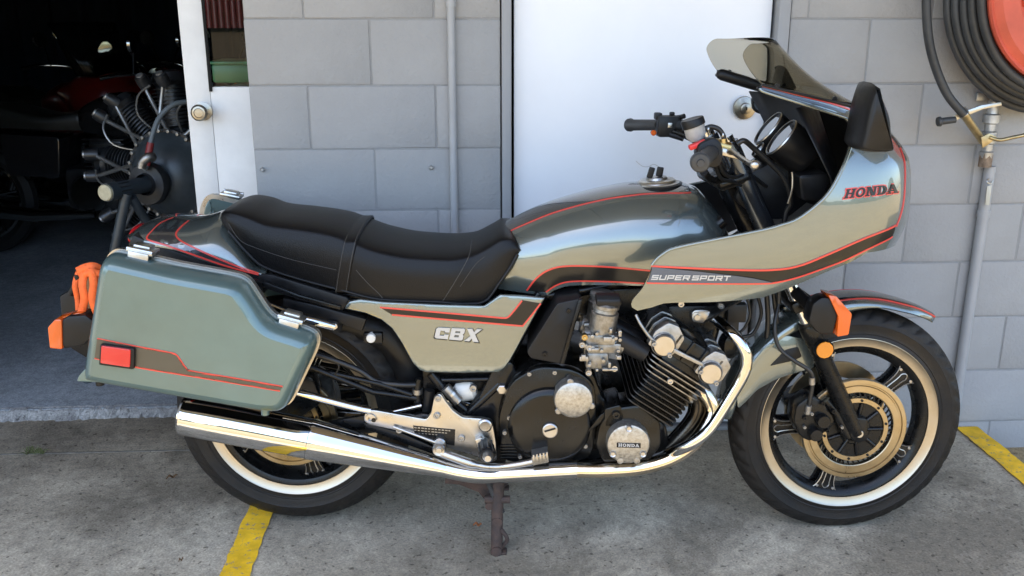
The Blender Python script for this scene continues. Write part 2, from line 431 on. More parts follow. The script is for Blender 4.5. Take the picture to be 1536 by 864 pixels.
# small litter on the pavement
M_leaf = mat('dead_leaf', (.13, .07, .03), .8, var=.4, scale=60); M_leafo = mat('orange_leaf', (.35, .12, .04), .7, var=.3, scale=60); M_weed = mat('dry_weed', (.10, .11, .04), .8, var=.4, scale=60)
def leaf(u, v, L, rz, m, label, cat='leaf'):
    p = gnd(u, v); vv = []; f = []
    for i in range(9):
        t = i / 8; w = L * .22 * math.sin(math.pi * t) ** .7; h = .004 + .008 * math.sin(t * 5) ** 2
        vv += [(L * (t - .5), -w, h + .004), (L * (t - .5), 0, h), (L * (t - .5), w, h + .005)]
    for i in range(8):
        for k in range(2): f.append((3*i + k, 3*i + k + 1, 3*i + k + 4, 3*i + k + 3))
    o = make('dead_leaf', vv, f, m); o.location = (p.x, p.y, .001); o.rotation_euler = (0, 0, R(rz)); md = o.modifiers.new('thickness', 'SOLIDIFY'); md.thickness = .001
    tag(o, label, cat)
leaf(258, 720, .036, 25, M_leaf, 'dark curled leaf lying on the concrete behind the rear tyre')
leaf(716, 792, .026, -15, M_leafo, 'small orange leaf on the concrete beside the rusty stand')
leaf(272, 845, .014, 40, M_leaf, 'tiny dark leaf scrap near the yellow line on open concrete')
leaf(397, 765, .04, 30, mat('yellow_leaf', (.35, .26, .05), .7), 'thin yellowish dry leaf against the rear tyre by the yellow line')
def weed(u, v):
    p = gnd(u, v); bms = []
    for i in range(46):
        a = random.uniform(0, 6.28); r = random.uniform(.006, .035); h = random.uniform(.006, .026); b = Vector((random.uniform(-.03, .03), random.uniform(-.008, .008), 0))
        bms.append(tube_bm([b, b + Vector((math.cos(a) * r * .5, math.sin(a) * r * .5, h)), b + Vector((math.cos(a) * r, math.sin(a) * r, h * .7))], [.0016, .0013, .0004], 4))
    o = from_bm('weed_tuft', join_bm(bms), M_weed); o.location = p; tag(o, 'small dry weed tuft growing in the pavement joint', 'weed')
weed(52, 680)

# ------------------------------------------------------------------ workshop building
bld = empty('workshop_building', (0, WALL_Y, 0)); BI = Matrix.Translation((0, -WALL_Y, 0))
tag(bld, 'grey painted concrete block workshop with white door and dark open bay', 'building')
def bpart(o): o.parent = bld; o.matrix_basis = BI; return o
Z0 = .018
def block_wall(x0, x1, joints_even, joints_odd, name='block_wall', thick=.19, ztop=2.62, zbot=-.25):
    wall = bpart(box(name, ((x0+x1)/2, WALL_Y + .0025 + thick/2, (ztop+zbot)/2), (x1-x0-.006, thick, ztop-zbot), M_mortar, bev=0))
    cache = {}
    k = -1
    while Z0 + .2 * k < ztop - .01:
        za = Z0 + .2 * k; js = joints_even if k % 2 == 0 else joints_odd
        cuts = [x0] + [j for j in js if x0 + .03 < j < x1 - .03] + [x1]
        for a, b in zip(cuts, cuts[1:]):
            key = round(b - a, 3)
            vis = za > -.1 and za < 1.7 and a < 2.2
            if key not in cache: cache[key] = []
            if len(cache[key]) < 4:
                bm = box_bm((0, 0, 0), (b - a - .0052, .03, .1948), .003, seg=2)
                for v_ in bm.verts:
                    v_.co.x += random.uniform(-.0012, .0012); v_.co.z += random.uniform(-.0012, .0012)
                me = bpy.data.meshes.new('concrete_block'); bm.to_mesh(me); bm.free(); me.materials.append(M_block); me.shade_smooth(); me.set_sharp_from_angle(angle=R(50)); cache[key].append(me)
            me = random.choice(cache[key])
            instance('concrete_block', me, Matrix.Translation(((a+b)/2, WALL_Y + .015 + random.uniform(-.0012, .0012), za + .1)), wall)
        k += 1
    return wall
pier_l, pier_r = -.667, .123
ev = [-.483, -.084]; od = [-.283]                       # k even: course at z .818.. see below
# courses counted from k=0 at z .018; k=5 (1.018-1.218) has joints at -.483/-.084
block_wall(pier_l, pier_r, od, ev)
rj = [1.492 + .4 * i for i in range(-2, 9)]; rj2 = [1.695 + .4 * i for i in range(-3, 9)]
block_wall(1.035, 4.6, rj2, rj)
# lintel above openings, awning in front
bpart(box('lintel', (-.6, WALL_Y + .1, 2.95), (11.5, .2, .66), M_block, bev=.004))
bpart(box('bay_dimming_lintel', (-1.9, WALL_Y + .1, 2.32), (2.44, .18, .62), M_block, bev=.004))  # out of view, set low to keep light out of the bay
aw = bpart(box('awning', (-.3, (WALL_Y - 1.6) / 2, 3.02), (12, WALL_Y + 1.6 + .1, .06), M_awning, bev=.004))
for i in range(9): 
    bpart(box('awning_rib', (-5.8 + i * 1.4, (WALL_Y - 1.6) / 2, 2.95), (.06, WALL_Y + 1.55, .09), M_awning, bev=.003))
bpart(box('awning_fascia', (-.3, -1.62, 3.0), (12, .04, .2), M_frame, bev=.004))
# plugs of two wall anchors
for (u, v) in ((394, 254), (647, 251)):
    p = wal(u, v, WALL_Y); bm = lathe_bm([(-.012, 0), (-.012, .004), (-.008, .007), (.004, .007)], p, seg=10)
    bpart(from_bm('wall_anchor', bm, M_galv))
# closed white door with frame
dl, dr = wal(770, 100, WALL_Y + .03).x, wal(1156, 60, WALL_Y + .03).x
door = bpart(box('door', ((dl+dr)/2, WALL_Y + .05, 1.06), (dr - dl - .004, .04, 2.07), M_door, bev=.003))
bpart(box('door_frame', ((pier_r + dl)/2 - .003, WALL_Y + .055, 1.05), (dl - pier_r - .010, .13, 2.12), M_frame, bev=.003))
bpart(box('door_frame', ((dr + 1.035)/2 + .003, WALL_Y + .055, 1.05), (1.035 - dr - .010, .13, 2.12), M_frame, bev=.003))
bpart(box('door_frame', ((pier_r + 1.035)/2, WALL_Y + .06, 2.16), (1.0, .13, .09), M_frame, bev=.003))
bpart(box('dark_recess', ((dl+dr)/2, WALL_Y + .13, 1.06), (dr-dl+.06, .05, 2.2), M_black_gap, bev=0))
bpart(box('threshold', ((dl+dr)/2, WALL_Y + .07, .007), (dr-dl, .12, .014), M_frame, bev=.002))
pk = wal(1117, 162, WALL_Y + .02); sc = .0023
k = lathe('deadbolt', [(0, .0), (-.002, .036), (-.006, .038), (-.014, .036), (-.017, .026), (-.019, .018), (-.03, .017), (-.032, .013), (-.033, 0)], (0, 0, 0), M_knob, door, seg=32)
k.matrix_basis = Matrix.Translation((pk.x, WALL_Y + .0305, pk.z))
kk = box('keyhole', (pk.x, WALL_Y - .0025, pk.z), (.003, .003, .010), M_black_gap, door, bev=0)
kn = lathe('door_knob', [(0, 0), (0, .034), (-.008, .034), (-.012, .016), (-.03, .014), (-.04, .025), (-.055, .028), (-.066, .02), (-.068, 0)], (0, 0, 0), M_steel, door, seg=24)
kn.matrix_basis = Matrix.Translation((pk.x, WALL_Y + .031, pk.z - .2))
# hinged glazed door leaf standing at the edge of the open bay
LY = .80; lx0 = wal(265, 0, LY).x; lx1 = -.60
def leaf_door():
    wx0 = wal(308, 60, LY).x; wz0 = wal(345, 137, LY).z; ztop = 2.05
    bms = [box_bm(((lx0+wx0)/2, LY + .02, ztop/2 + .03), (wx0-lx0, .04, ztop), .003), box_bm(((wx0+lx1)/2 + .0, LY + .02, wz0/2 + .03), (lx1-wx0 - .001, .0396, wz0 - .03), .003),
           box_bm(((wx0+lx1)/2, LY + .02, 1.99), (lx1-wx0 - .001, .0396, .14), .003), box_bm((lx1 - .01, LY + .02, 1.5), (.08, .0394, .9), .003)]
    o = bpart(from_bm('door_leaf', join_bm(bms), M_door2))
    box('pane', ((wx0+lx1)/2, LY + .02, (wz0+1.95)/2), (lx1-wx0 + .01, .005, 1.95-wz0 + .02), M_glass, o, bev=0)
    box('glazing_bead', (wx0 + .004, LY - .003, (wz0+1.95)/2), (.009, .008, 1.95-wz0), M_black_gap, o, bev=0)
    p = wal(302, 168, LY - .03)
    lathe('door_knob', [(.03, .0), (.03, .03), (.022, .031), (.018, .015), (-.005, .013), (-.012, .024), (-.028, .028), (-.036, .022), (-.037, .016), (-.035, .014), (-.0355, 0)], (p.x, LY - .03, p.z), M_knob, o, seg=28)
leaf_door()
# interior shell
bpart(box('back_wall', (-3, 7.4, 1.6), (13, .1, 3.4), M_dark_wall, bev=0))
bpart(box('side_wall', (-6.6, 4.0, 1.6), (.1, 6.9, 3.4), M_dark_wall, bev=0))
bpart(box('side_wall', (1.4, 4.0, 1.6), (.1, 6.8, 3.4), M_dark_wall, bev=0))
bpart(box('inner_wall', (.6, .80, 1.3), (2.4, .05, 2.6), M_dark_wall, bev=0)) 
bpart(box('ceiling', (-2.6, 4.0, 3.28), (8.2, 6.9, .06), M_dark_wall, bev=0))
bpart(box('bay_dimming_wall', (-4.3, WALL_Y + .1, 1.35), (4.2, .2, 2.65), M_mortar, bev=0))  # out of view, brought inward so less light enters the bay
def curtain():
    v = []; f = []; n = 160
    for i in range(n + 1):
        x = -5.8 + 6.4 * i / n; y = 5.9 + .05 * math.sin(x * 21) + .03 * math.sin(x * 47 + 1); v += [(x, y, .3), (x, y + .02 * math.sin(x * 30), 2.9)]
    for i in range(n): f.append((2*i, 2*i+2, 2*i+3, 2*i+1))
    return v, f
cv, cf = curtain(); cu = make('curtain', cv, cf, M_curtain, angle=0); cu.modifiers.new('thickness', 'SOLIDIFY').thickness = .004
tag(cu, 'dark navy curtain hanging at the back of the workshop', 'curtain')

# ------------------------------------------------------------------ conduits
def conduit(x, z0, z1, r, label, clips):
    c = tube('conduit_pipe', [(x, WALL_Y - r - .004, z0), (x, WALL_Y - r - .004, z1)], r, M_pipe, seg=16); tag(c, label, 'pipe')
    for z in clips: tube('pipe_clip', [(x, WALL_Y - r - .004, z - .012), (x, WALL_Y - r - .004, z + .012)], r + .003, M_pipe, c, seg=16)
    return c
conduit(-.031, .0, 2.9, .0125, 'slim grey conduit pipe on the block wall left of the white door', [1.466, .35])
wp = conduit(1.741, -.1, wal(1480, 250, .52).z, .018, 'grey water pipe rising to the tap below the hose reel', [.79])
# ------------------------------------------------------------------ hose reel, tap and hose
HX, HZ, HY = 1.835, 1.515, WALL_Y - .17
reel = empty('hose_reel', (HX, WALL_Y, HZ)); tag(reel, 'red wall mounted hose reel wound with black hose', 'hose reel')
RM = Matrix.Translation((-HX, -WALL_Y, -HZ))
def rp(o): o.parent = reel; o.matrix_basis = RM; return o
disc_prof = [(-.012, .0), (-.03, .05), (-.016, .07), (-.01, .20), (-.022, .215), (-.022, .265), (-.008, .285), (-.014, .296), (-.006, .30), (.006, .298), (.008, .0)]
def flange(y):
    o = rp(lathe('reel_flange', disc_prof, (HX, y, HZ), M_reelred, seg=64)); return o
fr = flange(HY - .06)
for i in range(8):
    a = i * math.pi / 4 + .25; r0, r1 = .085, .205
    c = Vector((HX + math.cos(a) * .145, HY - .074, HZ + math.sin(a) * .145))
    box('pressed_rib', c, (.12, .016, .026), M_reelred, fr, bev=.006, rot=Matrix.Rotation(-a, 3, 'Y'))
flange(HY + .09)
rp(lathe('drum', [(-.07, .16), (.10, .16)], (HX, HY, HZ), M_reelred, seg=40))
rp(tube('axle', [(HX, HY - .08, HZ), (HX, WALL_Y + .01, HZ)], .02, M_galv))
rp(box('wall_bracket', (HX, WALL_Y - .012, HZ), (.12, .03, .3), M_reelred))
rnd = random.Random(3)
for i in range(5):
    rr = .312 + .009 * i + rnd.uniform(-.004, .004); yy = HY - .045 + .03 * i; pts = []
    for k in range(64):
        a = 2 * math.pi * k / 64; pts.append((HX + math.cos(a) * (rr + .004 * math.sin(3*a + i)), yy + .006 * math.sin(2*a + i), HZ + math.sin(a) * (rr + .004 * math.sin(2*a + i)) - .006 * i * (math.sin(a) < 0) * abs(math.sin(a))))
    rp(tube('hose_coil', pts, .0135, M_rubberhose, seg=12, closed=True))
def W(u, v, y): return wal(u, v, y)
hose_pts = [W(1415, -60, .42), W(1392, -20, .42), W(1391, 40, .42), W(1400, 90, .42), W(1420, 140, .42), W(1446, 172, .42)]
hz = tube('supply_hose', smooth_path(hose_pts, 8), .0135, M_rubberhose, seg=12); rp(hz)
tap = empty('garden_tap', (1.69, WALL_Y, 1.05)); tag(tap, 'brass and galvanised tap fitting under the hose reel', 'tap'); TM = Matrix.Translation((-1.69, -WALL_Y, -1.05))
def tp(o): o.parent = tap; o.matrix_basis = TM; return o
ty = .50
tp(tube('hose_tail', [W(1443, 167, .43), W(1452, 180, .44), W(1474, 212, ty)], [.015, .0125, .012], M_brass, seg=12))
tp(tube('hose_clamp', [W(1441, 165, .43), W(1446, 172, .43)], .0165, M_steel, seg=12))
top = W(1488, 150, ty); bot = W(1481, 246, ty); cx = W(1484, 200, ty).x
zz = lambda v: W(1485, v, ty).z
tp(lathe('valve_body', [(zz(246), .0), (zz(246), .014), (zz(236), .02), (zz(228), .022), (zz(226), .017), (zz(216), .018), (zz(214), .024), (zz(198), .024), (zz(196), .017), (zz(186), .017), (zz(184), .026), (zz(172), .026), (zz(170), .018), (zz(160), .016), (zz(152), .018), (zz(150), 0)], (cx, ty, 0), M_galv, axis=(0, 0, 1), seg=12))
tp(tube('pipe_union', [(cx, ty, zz(250)), (cx, ty, zz(228))], .021, mat('rusty_union', (.22, .16, .11), .7, .3, var=.4, scale=60), seg=8))
tp(prism('lever', [(p.x, p.z) for p in (W(1425, 176, .44), W(1445, 168, .44), W(1472, 158, .44), W(1502, 153, .44), W(1503, 158, .44), W(1474, 164, .44), W(1447, 175, .44), W(1428, 183, .44))], .44, .445, M_steel, bev=.001))
tp(lathe('grip', [(-.046, .0), (-.046, .0145), (-.038, .016), (-.034, .0115), (0.01, .0105), (.012, 0)], W(1428, 180, .44), M_rubberhose, axis=(1, 0, .12), seg=16))
tp(prism('lever_plate', [(p.x, p.z) for p in (W(1472, 206, .46), W(1484, 200, .46), W(1496, 206, .46), W(1484, 216, .46), W(1474, 222, .46))], .46, .466, M_brass, bev=.001))
tp(tube('lever_rod', smooth_path([W(1484, 206, .46), W(1500, 210, .46), W(1520, 206, .45), W(1560, 198, .44)], 5), .006, M_brass, seg=8))
tp(box('wall_clamp', W(1480, 145, WALL_Y - .02), (.07, .012, .025), M_galv, bev=.002))
tagm = tube('label_tie', smooth_path([W(1484, 268, .50), W(1480, 272, .495), W(1486, 276, .495), W(1489, 270, .5)], 4), .002, M_steel, seg=6); tp(tagm)
tp(prism('tag_plate', [(p.x, p.z) for p in (W(1481, 279, .497), W(1488, 278, .497), W(1484, 308, .497), W(1478, 307, .497))], .497, .499, mat('tag_plastic', (.5, .48, .4), .5, var=.1), bev=.0005))

# ================================================================== TOURING MOTORCYCLE
def metallic(name, c, rough=.32, metal=.55, coat=.6, cior=1.9, var=.05, rvar=0.0):
    m = mat(name, c, rough, metal, coat=coat, var=var, scale=3.5, rvar=rvar, detail=8)
    n = m.node_tree.nodes; l = m.node_tree.links; b = n['Principled BSDF']; tc = n.new('ShaderNodeTexCoord')
    t = n.new('ShaderNodeTexNoise'); t.inputs['Scale'].default_value = 900; t.inputs['Detail'].default_value = 1; l.new(tc.outputs['Object'], t.inputs['Vector'])
    bp = n.new('ShaderNodeBump'); bp.inputs['Strength'].default_value = .05; bp.inputs['Distance'].default_value = .001
    l.new(t.outputs['Fac'], bp.inputs['Height']); l.new(bp.outputs[0], b.inputs['Normal']); b.inputs['Coat Roughness'].default_value = .03; b.inputs['Coat IOR'].default_value = cior
    return m
M_silver = metallic('silver_green_paint', (.145, .17, .158), .27, .65, 1.0, 1.8)
M_silver_d = metallic('faded_bag_paint', (.095, .152, .148), .36, .4, .6, 1.6, .12, .07)
M_graph = metallic('graphite_paint', (.045, .047, .05), .25, .5, .8)
M_band = mat('dark_band_paint', (.014, .012, .010), .24, spec=.35)
M_bagband = mat('brown_band_tape', (.060, .052, .036), .4, coat=.2, var=.1)
M_slate = mat('slate_decal', (.06, .075, .10), .3, coat=.3)
M_redline = mat('red_pinstripe', (.62, .05, .035), .35, coat=.3)
M_chrome = mat('chrome', (.60, .60, .60), .05, 1.0, var=.03, scale=12, rvar=.025)
M_alu = mat('polished_alloy', (.46, .44, .41), .33, 1.0, var=.08, scale=25, rvar=.08)
M_cast = add_bump(mat('cast_alloy', (.33, .315, .29), .40, .9, var=.25, scale=45, rvar=.1), 'noise', 260, .3)
M_fleck = add_bump(mat('corroded_alloy', (.40, .38, .34), .40, .9, var=.28, scale=120, rvar=.12), 'noise', 260, .25)
M_gold = mat('stained_disc_steel', (.40, .32, .20), .34, 1.0, var=.12, scale=18, rvar=.08)
M_lip = mat('rim_polished_lip', (.46, .40, .31), .36, 1.0, var=.06, scale=20, rvar=.06)
M_blk = mat('black_satin_metal', (.006, .006, .006), .28, spec=.28, var=.4, scale=25, rvar=.1)
M_blkp = mat('black_plastic', (.008, .008, .0085), .42, spec=.28, var=.3, scale=18, rvar=.1)
M_eng = mat('black_engine_paint', (.0055, .0053, .005), .22, spec=.32, var=.5, scale=14, rvar=.1)
M_frm = mat('black_frame_paint', (.006, .006, .0065), .24, spec=.32, var=.3, scale=30, rvar=.1)
M_tyre = mat('tyre_rubber', (.0085, .008, .0075), .56, spec=.3, c2=(.016, .012, .0085), scale=9, bump=.25, bscale=120, rvar=.1)
M_vinyl = mat('black_seat_vinyl', (.0045, .0045, .005), .38, var=.2, scale=6, spec=.24, bump=.25, bscale=420)
M_amber = mat('amber_lens', (.60, .095, .008), .16, coat=.5)
M_amber2 = mat('amber_reflector', (.62, .20, .012), .16, coat=.5)
M_redl = mat('red_lens', (.50, .015, .018), .15, coat=.5)
M_white = mat('white_plastic', (.62, .61, .56), .35)
M_screen = mat('smoked_screen', (.60, .55, .45), .02, trans=1.0, ior=1.04, spec=.3)
M_rust = mat('rusty_steel', (.085, .05, .036), .75, .15, c2=(.035, .026, .023), scale=28, bump=.6, bscale=90)
M_cable = mat('cable_rubber', (.012, .012, .012), .42)
M_gface = mat('gauge_glass', (.05, .05, .055), .06, coat=1.0)
M_whitel = mat('white_lettering', (.42, .44, .46), .35, .4)
M_brassp = mat('gold_zinc', (.50, .36, .15), .32, 1.0, var=.2, scale=40)
M_refl = mat('headlight_glass', (.55, .57, .6), .06, .6, coat=.6)

M_shroud = mat('dark_chrome_tube', (.10, .11, .125), .22, .9, var=.15, scale=10, rvar=.08)
bike = empty('touring_motorcycle', M=BIKE); tag(bike, 'silver grey touring motorcycle with half fairing and hard saddlebags on its stand', 'motorcycle')
AXD = Vector((-.462, 0, .887)); AXP = Vector((1.205, 0, 0))
STEER = Matrix.Translation(AXP) @ Matrix.Rotation(R(4.0), 4, AXD) @ Matrix.Translation(-AXP)
def A(u, v, y): return at(u, v, y)
def S(u, v, y): return at(u, v, y, STEER)
def A2(u, v, y): p = at(u, v, y); return (p.x, p.z)
def S2(u, v, y): p = at(u, v, y, STEER); return (p.x, p.z)
bolt_me = {}
def bolt(p, r, parent, m=None, name='bolt', M=None, depth=.006, dirn=-1):
    m = m or M_alu; key = (round(r, 4), m.name, depth, dirn)
    if key not in bolt_me:
        bm = lathe_bm([(.002, r), (-depth * .8, r), (-depth, r * .85), (-depth, r * .5), (-depth * .5, r * .42), (-depth * .5, 0)], (0, 0, 0), seg=12)
        if dirn > 0: bmesh.ops.rotate(bm, matrix=Matrix.Rotation(math.pi, 3, 'Z'), verts=bm.verts)
        me = bpy.data.meshes.new(name); bm.to_mesh(me); bm.free(); me.materials.append(m); me.shade_smooth(); me.set_sharp_from_angle(angle=R(35)); bolt_me[key] = me
    return instance(name, bolt_me[key], (M or Matrix.Identity(4)) @ Matrix.Translation(p), parent)

# ------------------------------------------------------------------ wheels
def wheel(name, c, r_rim, r_tyre, tw, rot, M=None):
    c = Vector(c); hw = tw * .37
    w = lathe(name, [(-hw, r_rim - .026), (-hw + .006, r_rim - .040), (-hw * .4, r_rim - .052), (hw * .4, r_rim - .052), (hw - .006, r_rim - .040), (hw, r_rim - .026), (hw, r_rim - .004), (-hw, r_rim - .004)], c, M_blk, bike, seg=72, closed=True, M=M)
    for s in (-1, 1):
        lathe('polished_lip', [(s * (hw + .0005), r_rim - .0275), (s * (hw + .004), r_rim - .027), (s * (hw + .0075), r_rim - .008), (s * (hw + .011), r_rim - .003), (s * (hw + .010), r_rim + .001), (s * (hw + .001), r_rim + .001)], c, M_lip, w, seg=96, closed=True)
    # tyre with cut tread
    h = tw * .5; prof = [(-hw, r_rim - .006), (-hw - .0125, r_rim - .001), (-h * .93, r_rim + .008), (-h * .965, r_rim + .0105), (-h * .945, r_rim + .013), (-h * .985, r_rim + .022), (-h * 1.0, r_rim + .034), (-h * 1.02, r_rim + .0365), (-h * .99, r_rim + .039), (-h * .97, r_rim + .046)]
    tr = r_tyre; n_side = len(prof)
    a0 = math.degrees(math.acos(.0))
    K = 15
    for i in range(K + 1):
        t = -1 + 2 * i / K; prof.append((h * .95 * math.sin(t * 1.22) / math.sin(1.22), r_rim + .05 + (tr - r_rim - .05) * (math.cos(t * 1.22) - math.cos(1.22)) / (1 - math.cos(1.22))))
    prof += [(-a, b) for a, b in prof[:n_side]][::-1]
    def disp(j, k):
        if j < n_side or j > n_side + K: return 0
        t = -1 + 2 * (j - n_side) / K; d = 0.0
        ph = (k + (2 if t > 0 else 0) + int(5 * abs(t))) % 6
        if abs(t) > .34 and ph < 2: d = -.006
        if abs(abs(t) - .2) < .07: d = -.004
        return d
    lathe('tyre', prof, c, M_tyre, w, seg=240, disp=disp, angle=40)
    # hub and five pressed spokes with bright edges
    lathe('hub', [(-.055, .03), (-.055, .048), (-.03, .055), (-.028, .075), (.028, .075), (.03, .055), (.055, .048), (.055, .03)], c, M_blk, w, seg=36)
    ro = r_rim - .034
    out = [(.055, -.026), (.055, .026), (ro * .72, .019), (ro * .9, .026), (ro, .046), (ro, -.046), (ro * .9, -.026), (ro * .72, -.019)]
    for q in range(5):
        a = rot + q * 2 * math.pi / 5; ca, sa = math.cos(a), math.sin(a)
        tf = lambda r, t: (c.x + ca * r - sa * t, c.z + sa * r + ca * t)
        for s in (-1, 1):
            yo = s * .018
            lo = round_poly(out, .012, 3)
            prism('spoke', [tf(*p) for p in lo], c.y + yo - .005, c.y + yo + .005, M_blk, w, bev=.0015)
            if s < 0 or name == 'front_wheel':
                yt = c.y + yo + s * .006
                lines = [[(.06, sg * .026) , (ro * .72, sg * .019), (ro * .9, sg * .026), (ro - .002, sg * .044)] for sg in (-1, 1)]
                loop = [(.07, -.009), (ro * .80, -.008), (ro * .90, -.010), (ro * .945, 0), (ro * .90, .010), (ro * .80, .008), (.07, .009)]
                bms = []
                for L in lines + [loop]:
                    sp = smooth_path([Vector((tf(*p)[0], yt, tf(*p)[1])) for p in L], 4); bms.append(tube_bm(sp, .0016, 5))
                from_bm('spoke_trim', join_bm(bms), M_alu, w)
                for sg in (-1, 1): 
                    p = tf(ro * .93, sg * .024); bolt((p[0], yt, p[1]), .0042, w, M_alu, 'rivet', depth=.003, dirn=s)
    return w
def brake_disc(parent, c, r, y, gold=M_gold):
    c = Vector((c[0], y, c[2]))
    d = lathe('brake_disc', [(-.008, r), (-.0095, r - .0015), (-.0095, r - .012), (-.006, r - .014), (-.006, r - .017), (-.0095, r - .019), (-.0095, r - .036), (-.008, r - .038), (.006, r - .038), (.0075, r - .036), (.0075, r - .001), (.006, r)], c, gold, parent, seg=80, closed=True)
    ri = r * .64
    lathe('disc_carrier_ring', [(-.010, ri), (-.0115, ri - .001), (-.0115, ri - .013), (-.010, ri - .014), (.003, ri - .014), (.003, ri)], c, gold, parent, seg=64, closed=True)
    lathe('disc_carrier', [(-.006, ri - .012), (-.006, .045), (-.011, .04), (-.011, .02), (.004, .02), (.004, ri - .012)], c, M_blk, parent, seg=48, closed=True)
    lathe('carrier_boss', [(-.018, .0), (-.018, .026), (-.013, .034), (-.006, .036)], c, M_blk, parent, seg=32)
    for i in range(9):
        a = 2 * math.pi * i / 9; d_ = Vector((math.cos(a), 0, math.sin(a))); tube('carrier_arm', [c + d_ * .034 + Vector((0, -.009, 0)), c + d_ * (ri - .016) + Vector((0, -.008, 0))], .0055, M_frm, parent, seg=8)
    bms = []
    for i in range(44):
        a = 2 * math.pi * i / 44; r0, r1 = ri - .004, r - .034
        p0 = c + Vector((math.cos(a) * r0, -.002, math.sin(a) * r0)); p1 = c + Vector((math.cos(a + .12) * r1, -.002, math.sin(a + .12) * r1))
        bms.append(tube_bm([p0, p1], .0028, 5))
    from_bm('cooling_vanes', join_bm(bms), M_blk, parent)
    for i in range(10):
        a = 2 * math.pi * (i + .3) / 10; bolt(c + Vector((math.cos(a) * (ri - .007), -.0110, math.sin(a) * (ri - .007))), .0038, parent, M_blk, 'disc_bolt', depth=.003)
FC = Vector((1.073, 0, .3295)); RC = Vector((-.488, 0, .352))
fw = wheel('front_wheel', FC, .2550, .3315, .092, R(41), STEER)
brake_disc(fw, FC, .146, -.072)
dd = lathe('brake_disc', [(.066, .146), (.066, .10), (.076, .10), (.076, .146)], FC, M_gold, fw, seg=64, closed=True)
rw = wheel('rear_wheel', RC, .246, .338, .128, R(-76))
brake_disc(rw, RC, .135, -.082)
lathe('sprocket', [(.085, .11), (.085, .05), (.09, .05), (.09, .11)], RC, M_cast, rw, seg=48, closed=True)
lathe('axle_nut', [(-.115, 0), (-.115, .010), (-.112, .013), (-.10, .014), (-.10, 0)], FC, M_alu, fw, seg=12)
# ------------------------------------------------------------------ front forks and brakes
def fork(s):
    yb = s * .098
    top = S(1088, 205, -.098); knee = S(1212, 488, -.098); low = S(1284, 650, -.098)
    top.y = knee.y = low.y = yb
    f = tube('fork_leg', [top, knee], .0185, M_chrome, bike, seg=20, M=STEER)
    tube('fork_shroud', [top + (knee - top) * .03, top + (knee - top) * .62], .0255, M_shroud, f, seg=24)
    k2 = knee + (low - knee) * .02; d = (low - knee).normalized()
    tube('fork_slider', [knee - d * .004, knee + d * .002, knee + d * .03, knee + d * .034, low - d * .03, low], [.024, .0265, .0265, .024, .0235, .020], M_blk, f, seg=24)
    tube('dust_seal', [knee - d * .012, knee], .0225, M_blkp, f, seg=20)
    ax = FC.copy(); ax.y = yb
    prism('axle_clamp', round_poly([(ax.x - .028, ax.z + .05), (ax.x + .02, ax.z + .045), (ax.x + .024, ax.z - .02), (ax.x - .006, ax.z - .028), (ax.x - .026, ax.z - .01)], .012, 3), yb - .016, yb + .016, M_blk, f, bev=.004)
    return f
fr_ = fork(-1); fl_ = fork(1)
p = S(1236, 524, -.125)
lathe('reflector', [(.012, .0), (.012, .026), (-.004, .026), (-.007, .024)], p, M_blkp, fr_, seg=28)
lathe('reflector_lens', [(-.004, .0235), (-.008, .0225), (-.009, 0)], p, M_amber2, fr_, seg=12, angle=10)
# caliper in front of spokes, with the two round pistons
cal = [S2(1192, 606, -.1), S2(1214, 590, -.1), S2(1232, 600, -.1), S2(1250, 628, -.1), S2(1244, 640, -.1), S2(1212, 660, -.1), S2(1198, 652, -.1), S2(1188, 630, -.1)]
bc = prism('brake_caliper', round_poly(cal, .012, 3), -.115, -.05, M_blk, bike, bev=.006, M=STEER)
for (u, v, r) in ((1232, 629, .019), (1221, 649, .018)):
    lathe('caliper_piston_cap', [(.02, r), (-.018, r), (-.022, r * .88), (-.022, 0)], S(u, v, -.115), M_blk, bc, seg=24)
for (u, v) in ((1233, 604), (1249, 616), (1206, 626), (1262, 644), (1240, 645)): bolt(S(u, v, -.116), .006, bc, M_blk, depth=.01)
for (u, v) in ((1210, 617), (1217, 620), (1262, 640), (1206, 640)): bolt(S(u, v, -.118), .0045, bc, M_cast, depth=.008)
tube('caliper_bracket', [S(1238, 600, -.09), S(1255, 620, -.095), S(1272, 655, -.098)], .014, M_blk, bc, seg=10)
tube('brake_hose', smooth_path([S(1168, 455, -.09), S(1162, 490, -.11), S(1168, 520, -.12), S(1190, 540, -.13), S(1214, 556, -.13), S(1219, 572, -.125), S(1215, 600, -.12), S(1212, 618, -.115)], 6), .0055, M_cable, bike, seg=10, M=STEER)
tube('hose_union', [S(1218, 566, -.127), S(1218, 576, -.125)], .0085, M_cast, bike, seg=10, M=STEER)
tube('hose_union', [S(1213, 608, -.12), S(1211, 620, -.115)], .0085, M_cast, bike, seg=10, M=STEER)
far_cal = [(FC.x - .16, FC.z + .04), (FC.x - .05, FC.z + .09), (FC.x - .03, FC.z + .02), (FC.x - .12, FC.z - .03)]
prism('brake_caliper', round_poly(far_cal, .015, 3), .05, .115, M_blk, bike, bev=.005, M=STEER)
tube('speedometer_cable', smooth_path([S(1196, 530, .06), S(1206, 560, .07), S(1222, 600, .08)], 5), .004, M_cable, bike, seg=8, M=STEER)
